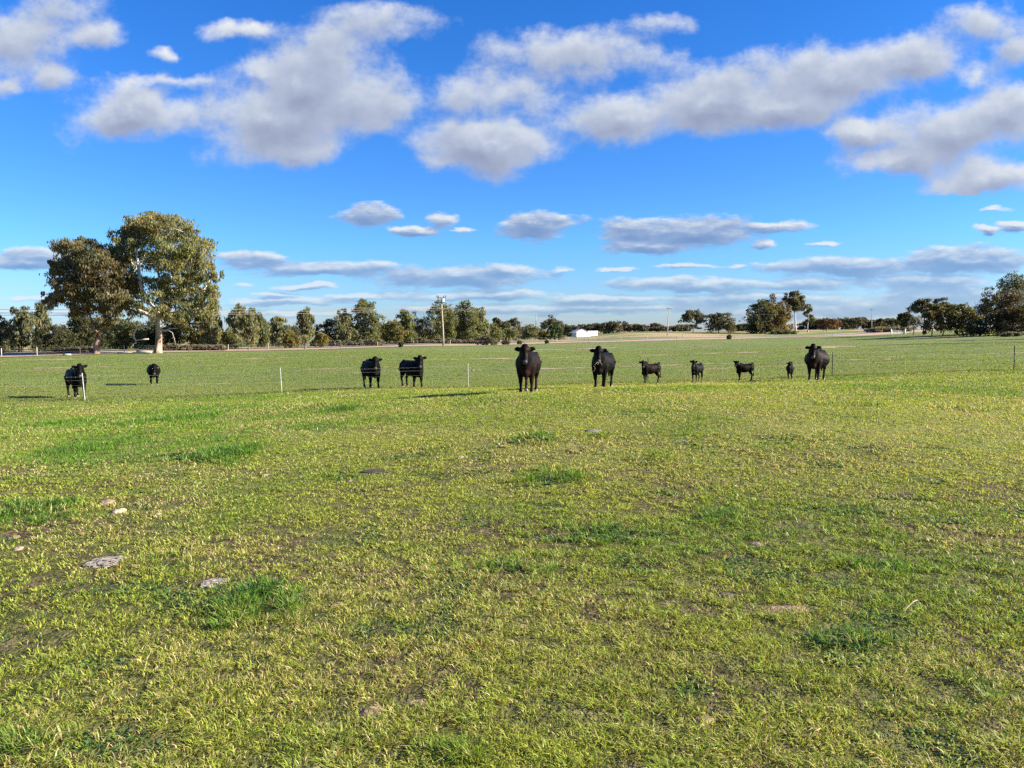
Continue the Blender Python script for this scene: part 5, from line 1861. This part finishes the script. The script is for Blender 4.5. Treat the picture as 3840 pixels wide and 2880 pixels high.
def lushness(x, y):
    n = fbm(x, y, 3.2, 77, 4)
    # the left middle distance is rich green, the middle and right are sun-yellowed
    left = sstep(-x - 0.10 * y, -0.5, 6.0) * sstep(y, 6, 13)
    right = sstep(x - 0.22 * y, 0, 6) * sstep(y, 15, 22)
    L = 0.20 + 0.95 * (n - 0.5) * 2 + 0.62 * left + 0.35 * right
    L = L + 0.30 * (fbm(x, y, 0.9, 5, 3) - 0.5) * 2
    for (cx, cy, rx, ry, s) in PATCH:
        d = np.sqrt(((x - cx) / rx) ** 2 + ((y - cy) / ry) ** 2) + 1.3 * (fbm(x, y, max(rx * .55, .15), 8, 3) - 0.5)
        L = L + s * 0.9 * (1 - sstep(d, 0.45, 1.15))
    return L


def patchness(x, y):
    v = np.zeros(len(x))
    for (cx, cy, rx, ry, s) in PATCH:
        d = np.sqrt(((x - cx) / rx) ** 2 + ((y - cy) / ry) ** 2) + 1.3 * (fbm(x, y, max(rx * .55, .15), 8, 3) - 0.5)
        v = np.maximum(v, s * (1 - sstep(d, 0.25, 1.25)))
    return v


def make_grass():
    r = np.random.default_rng(2)
    NT_ = 138000                                     # tufts
    half = math.radians(40)
    r0, r1 = 2.0, 110.0
    rad = r0 * (r1 / r0) ** r.uniform(0, 1, NT_)
    ang = r.uniform(-half, half, NT_)
    tx, ty = rad * np.sin(ang), rad * np.cos(ang)
    keep = np.ones(NT_, bool)
    bareness = fbm(tx, ty, 0.55, 41, 3)
    keep &= ~((bareness < 0.31 - 0.012 * np.clip(rad - 5, 0, 9)) & (rad < 16) & (r.uniform(size=NT_) < 0.75))
    for (cx, cy, rx, ry) in BARE:
        d = np.sqrt(((tx - cx) / rx) ** 2 + ((ty - cy) / ry) ** 2) + 0.5 * (vnoise(tx, ty, .12, 3) - .5)
        keep &= ~((d < 1.0) & (r.uniform(size=NT_) < 0.93))
    for (cx, cy, rx, ry) in PATS:
        d = np.sqrt(((tx - cx) / (rx * .95)) ** 2 + ((ty - cy) / (ry * .95)) ** 2)
        keep &= d > 1.0
    clump = 0.55 * vnoise(tx, ty, 0.075, 71) + 0.45 * vnoise(tx, ty, 0.17, 72)
    clump = np.clip((clump - 0.5) * 1.9 + 0.5, 0, 1)
    nearw = 1 - sstep(rad, 6, 14)
    keep &= ~(r.uniform(size=NT_) < nearw * 0.85 * (1 - sstep(clump, 0.10, 0.50)))
    keep &= ~(on_streak(tx, ty) & (r.uniform(size=NT_) < 0.85))
    tx, ty, rad, clump = tx[keep], ty[keep], rad[keep], clump[keep]
    nt = len(tx)
    L = lushness(tx, ty)
    PN = patchness(tx, ty)
    dF = ty - fence_y(tx)                           # behind (+) or before (-) the steel post fence
    strip_ = np.exp(-((dF - 0.3) / 0.9) ** 2) * (0.55 + 0.9 * (vnoise(tx, ty, 2.2, 12) - 0.3))
    back = sstep(dF + 5.0 * (fbm(tx, ty, 3.0, 55, 3) - 0.5), -4.0, 3.8)
    # blades per tuft
    nb = np.where(rad < 13, 8, np.where(rad < 24, 9, 10))
    k = np.repeat(np.arange(nt), nb)
    n = len(k)
    R = rad[k]
    spread = (0.020 + 0.0030 * R) * np.sqrt(r.uniform(0, 1, n))
    a = r.uniform(0, 2 * math.pi, n)
    bx, by = tx[k] + spread * np.cos(a), ty[k] + spread * np.sin(a)
    bz = ground_z(bx, by) - 0.004
    l_ = np.clip(L[k] + r.normal(0, 0.28, n), 0, 1.4)
    pn = PN[k]
    hgt = (0.025 + 0.017 * np.clip(l_, 0, 1) + 0.046 * pn) * r.uniform(0.55, 1.5, n)
    hgt = hgt * (1 + (0.42 + 0.70 * clump[k] - 1) * (1 - sstep(R, 9, 20)))
    hgt = hgt * (1 + 0.012 * np.clip(R - 8, 0, 30)) * np.where(back[k] > .5, 0.75, 1.0) + 0.10 * np.clip(strip_[k], 0, 1) * r.uniform(0.2, 1, n)
    wid = np.maximum(0.0046 + 0.0012 * pn, np.where(R < 13, 0.00115, np.where(R < 24, 0.0011, 0.0008)) * R) * r.uniform(0.65, 1.35, n)
    leanA = a + r.normal(0, 0.7, n)
    lean = np.clip(r.normal(0.95, 0.38, n) - 0.45 * pn, 0.05, 1.5)
    dx, dy = np.cos(leanA), np.sin(leanA)
    # colours of the blades themselves
    GREEN_L = np.array([0.120, 0.245, 0.026])
    GREEN_D = np.array([0.048, 0.130, 0.018])
    YGREEN = np.array([0.375, 0.400, 0.062])
    STRAW = np.array([0.54, 0.43, 0.20])
    BROWN = np.array([0.15, 0.095, 0.05])
    t = np.clip(l_, 0, 1)[:, None]
    col = YGREEN * (1 - t) + GREEN_L * t
    dk = np.clip(pn * 1.0, 0, 1)[:, None] * 0.5
    col = col * (1 - dk) + GREEN_D * dk
    ps = np.clip(0.22 - 0.20 * np.clip(l_, 0, 1) + 0.55 * (fbm(tx, ty, 1.3, 61, 3)[k] - 0.5) * 2, 0.01, 0.6)
    u_ = r.uniform(size=n)
    col = np.where((u_ < ps)[:, None], STRAW, col)
    col = np.where((u_ > 0.955)[:, None], BROWN, col)
    bk = (back[k] * 0.9)[:, None]
    pad = np.array([0.185, 0.245, 0.052]) * (0.72 + 0.6 * fbm(tx, ty, 6.0, 91, 4)[k])[:, None]
    pad = np.where((r.uniform(size=n) < 0.05)[:, None], STRAW * 0.6, pad)
    col = col * (1 - bk) + pad * bk
    sk = np.clip(strip_[k], 0, 1)[:, None] * 0.8
    weeds = np.where((r.uniform(size=n) < 0.35)[:, None], np.array([0.16, 0.145, 0.085]), np.array([0.055, 0.070, 0.030]))
    col = col * (1 - sk) + weeds * sk
    weed = (vnoise(tx, ty, 0.45, 131) > 0.80)[k] & (r.uniform(size=n) < 0.5) & (R < 16)
    wid = np.where(weed, wid * 2.6, wid)
    hgt = np.where(weed, hgt * 0.55, hgt)
    lean = np.where(weed, 1.15, lean)
    col = np.where(weed[:, None], np.array([0.085, 0.165, 0.050]), col)
    red = (vnoise(tx, ty, 0.22, 99) > 0.955)[k] & (r.uniform(size=n) < 0.5) & (R < 14)
    col = np.where(red[:, None], np.array([0.20, 0.045, 0.025]), col)
    col = col * (1 + r.normal(0.0, 1.0, n) * np.where(back[k] > .5, 0.10, 0.20)).clip(0.5, 1.6)[:, None]
    col = col.clip(0.005, 0.6)
    base = np.stack([bx, by, bz], 1)
    side = np.stack([-dy, dx, np.zeros(n)], 1) * (wid / 2)[:, None]
    tw = r.normal(0, 0.6, n)
    side = side * np.cos(tw)[:, None] + np.stack([dx, dy, np.zeros(n)], 1) * (wid / 2 * np.sin(tw))[:, None]
    d1 = np.stack([dx * np.sin(lean * .6), dy * np.sin(lean * .6), np.cos(lean * .6)], 1)
    l2 = np.minimum(lean * 1.35, 1.75)
    d2 = np.stack([dx * np.sin(l2), dy * np.sin(l2), np.cos(l2)], 1)
    ln = (hgt / np.maximum(np.cos(np.minimum(lean, 1.1)), 0.45))[:, None]
    mid = base + d1 * ln * 0.5
    tip = mid + d2 * ln * 0.55
    near = R < 13
    verts, tris, cols = [], [], []
    # near blades: bent, two triangles; far blades: one triangle
    i1 = np.where(near)[0]
    V = np.stack([base[i1], mid[i1] + side[i1], mid[i1] - side[i1], tip[i1]], 1).reshape(-1, 3)
    o = np.arange(len(i1))[:, None] * 4
    Tn = np.concatenate([o + np.array([0, 1, 2]), o + np.array([2, 1, 3])])
    Cn = np.repeat(col[i1], 4, axis=0)
    verts.append(V); tris.append(Tn); cols.append(Cn)
    i2 = np.where(~near)[0]
    V2 = np.stack([base[i2] - side[i2], base[i2] + side[i2], (tip[i2])], 1).reshape(-1, 3)
    Tf = np.arange(len(V2)).reshape(-1, 3) + len(V)
    verts.append(V2); tris.append(Tf); cols.append(np.repeat(col[i2], 3, axis=0))
    V = np.concatenate(verts)
    me = mesh_np('grass', V, np.concatenate(tris))
    col_attr(me, 'tint', np.concatenate(cols))
    o = link('grass', me, MAT['blade'])
    o['kind'] = 'stuff'





make_grass()
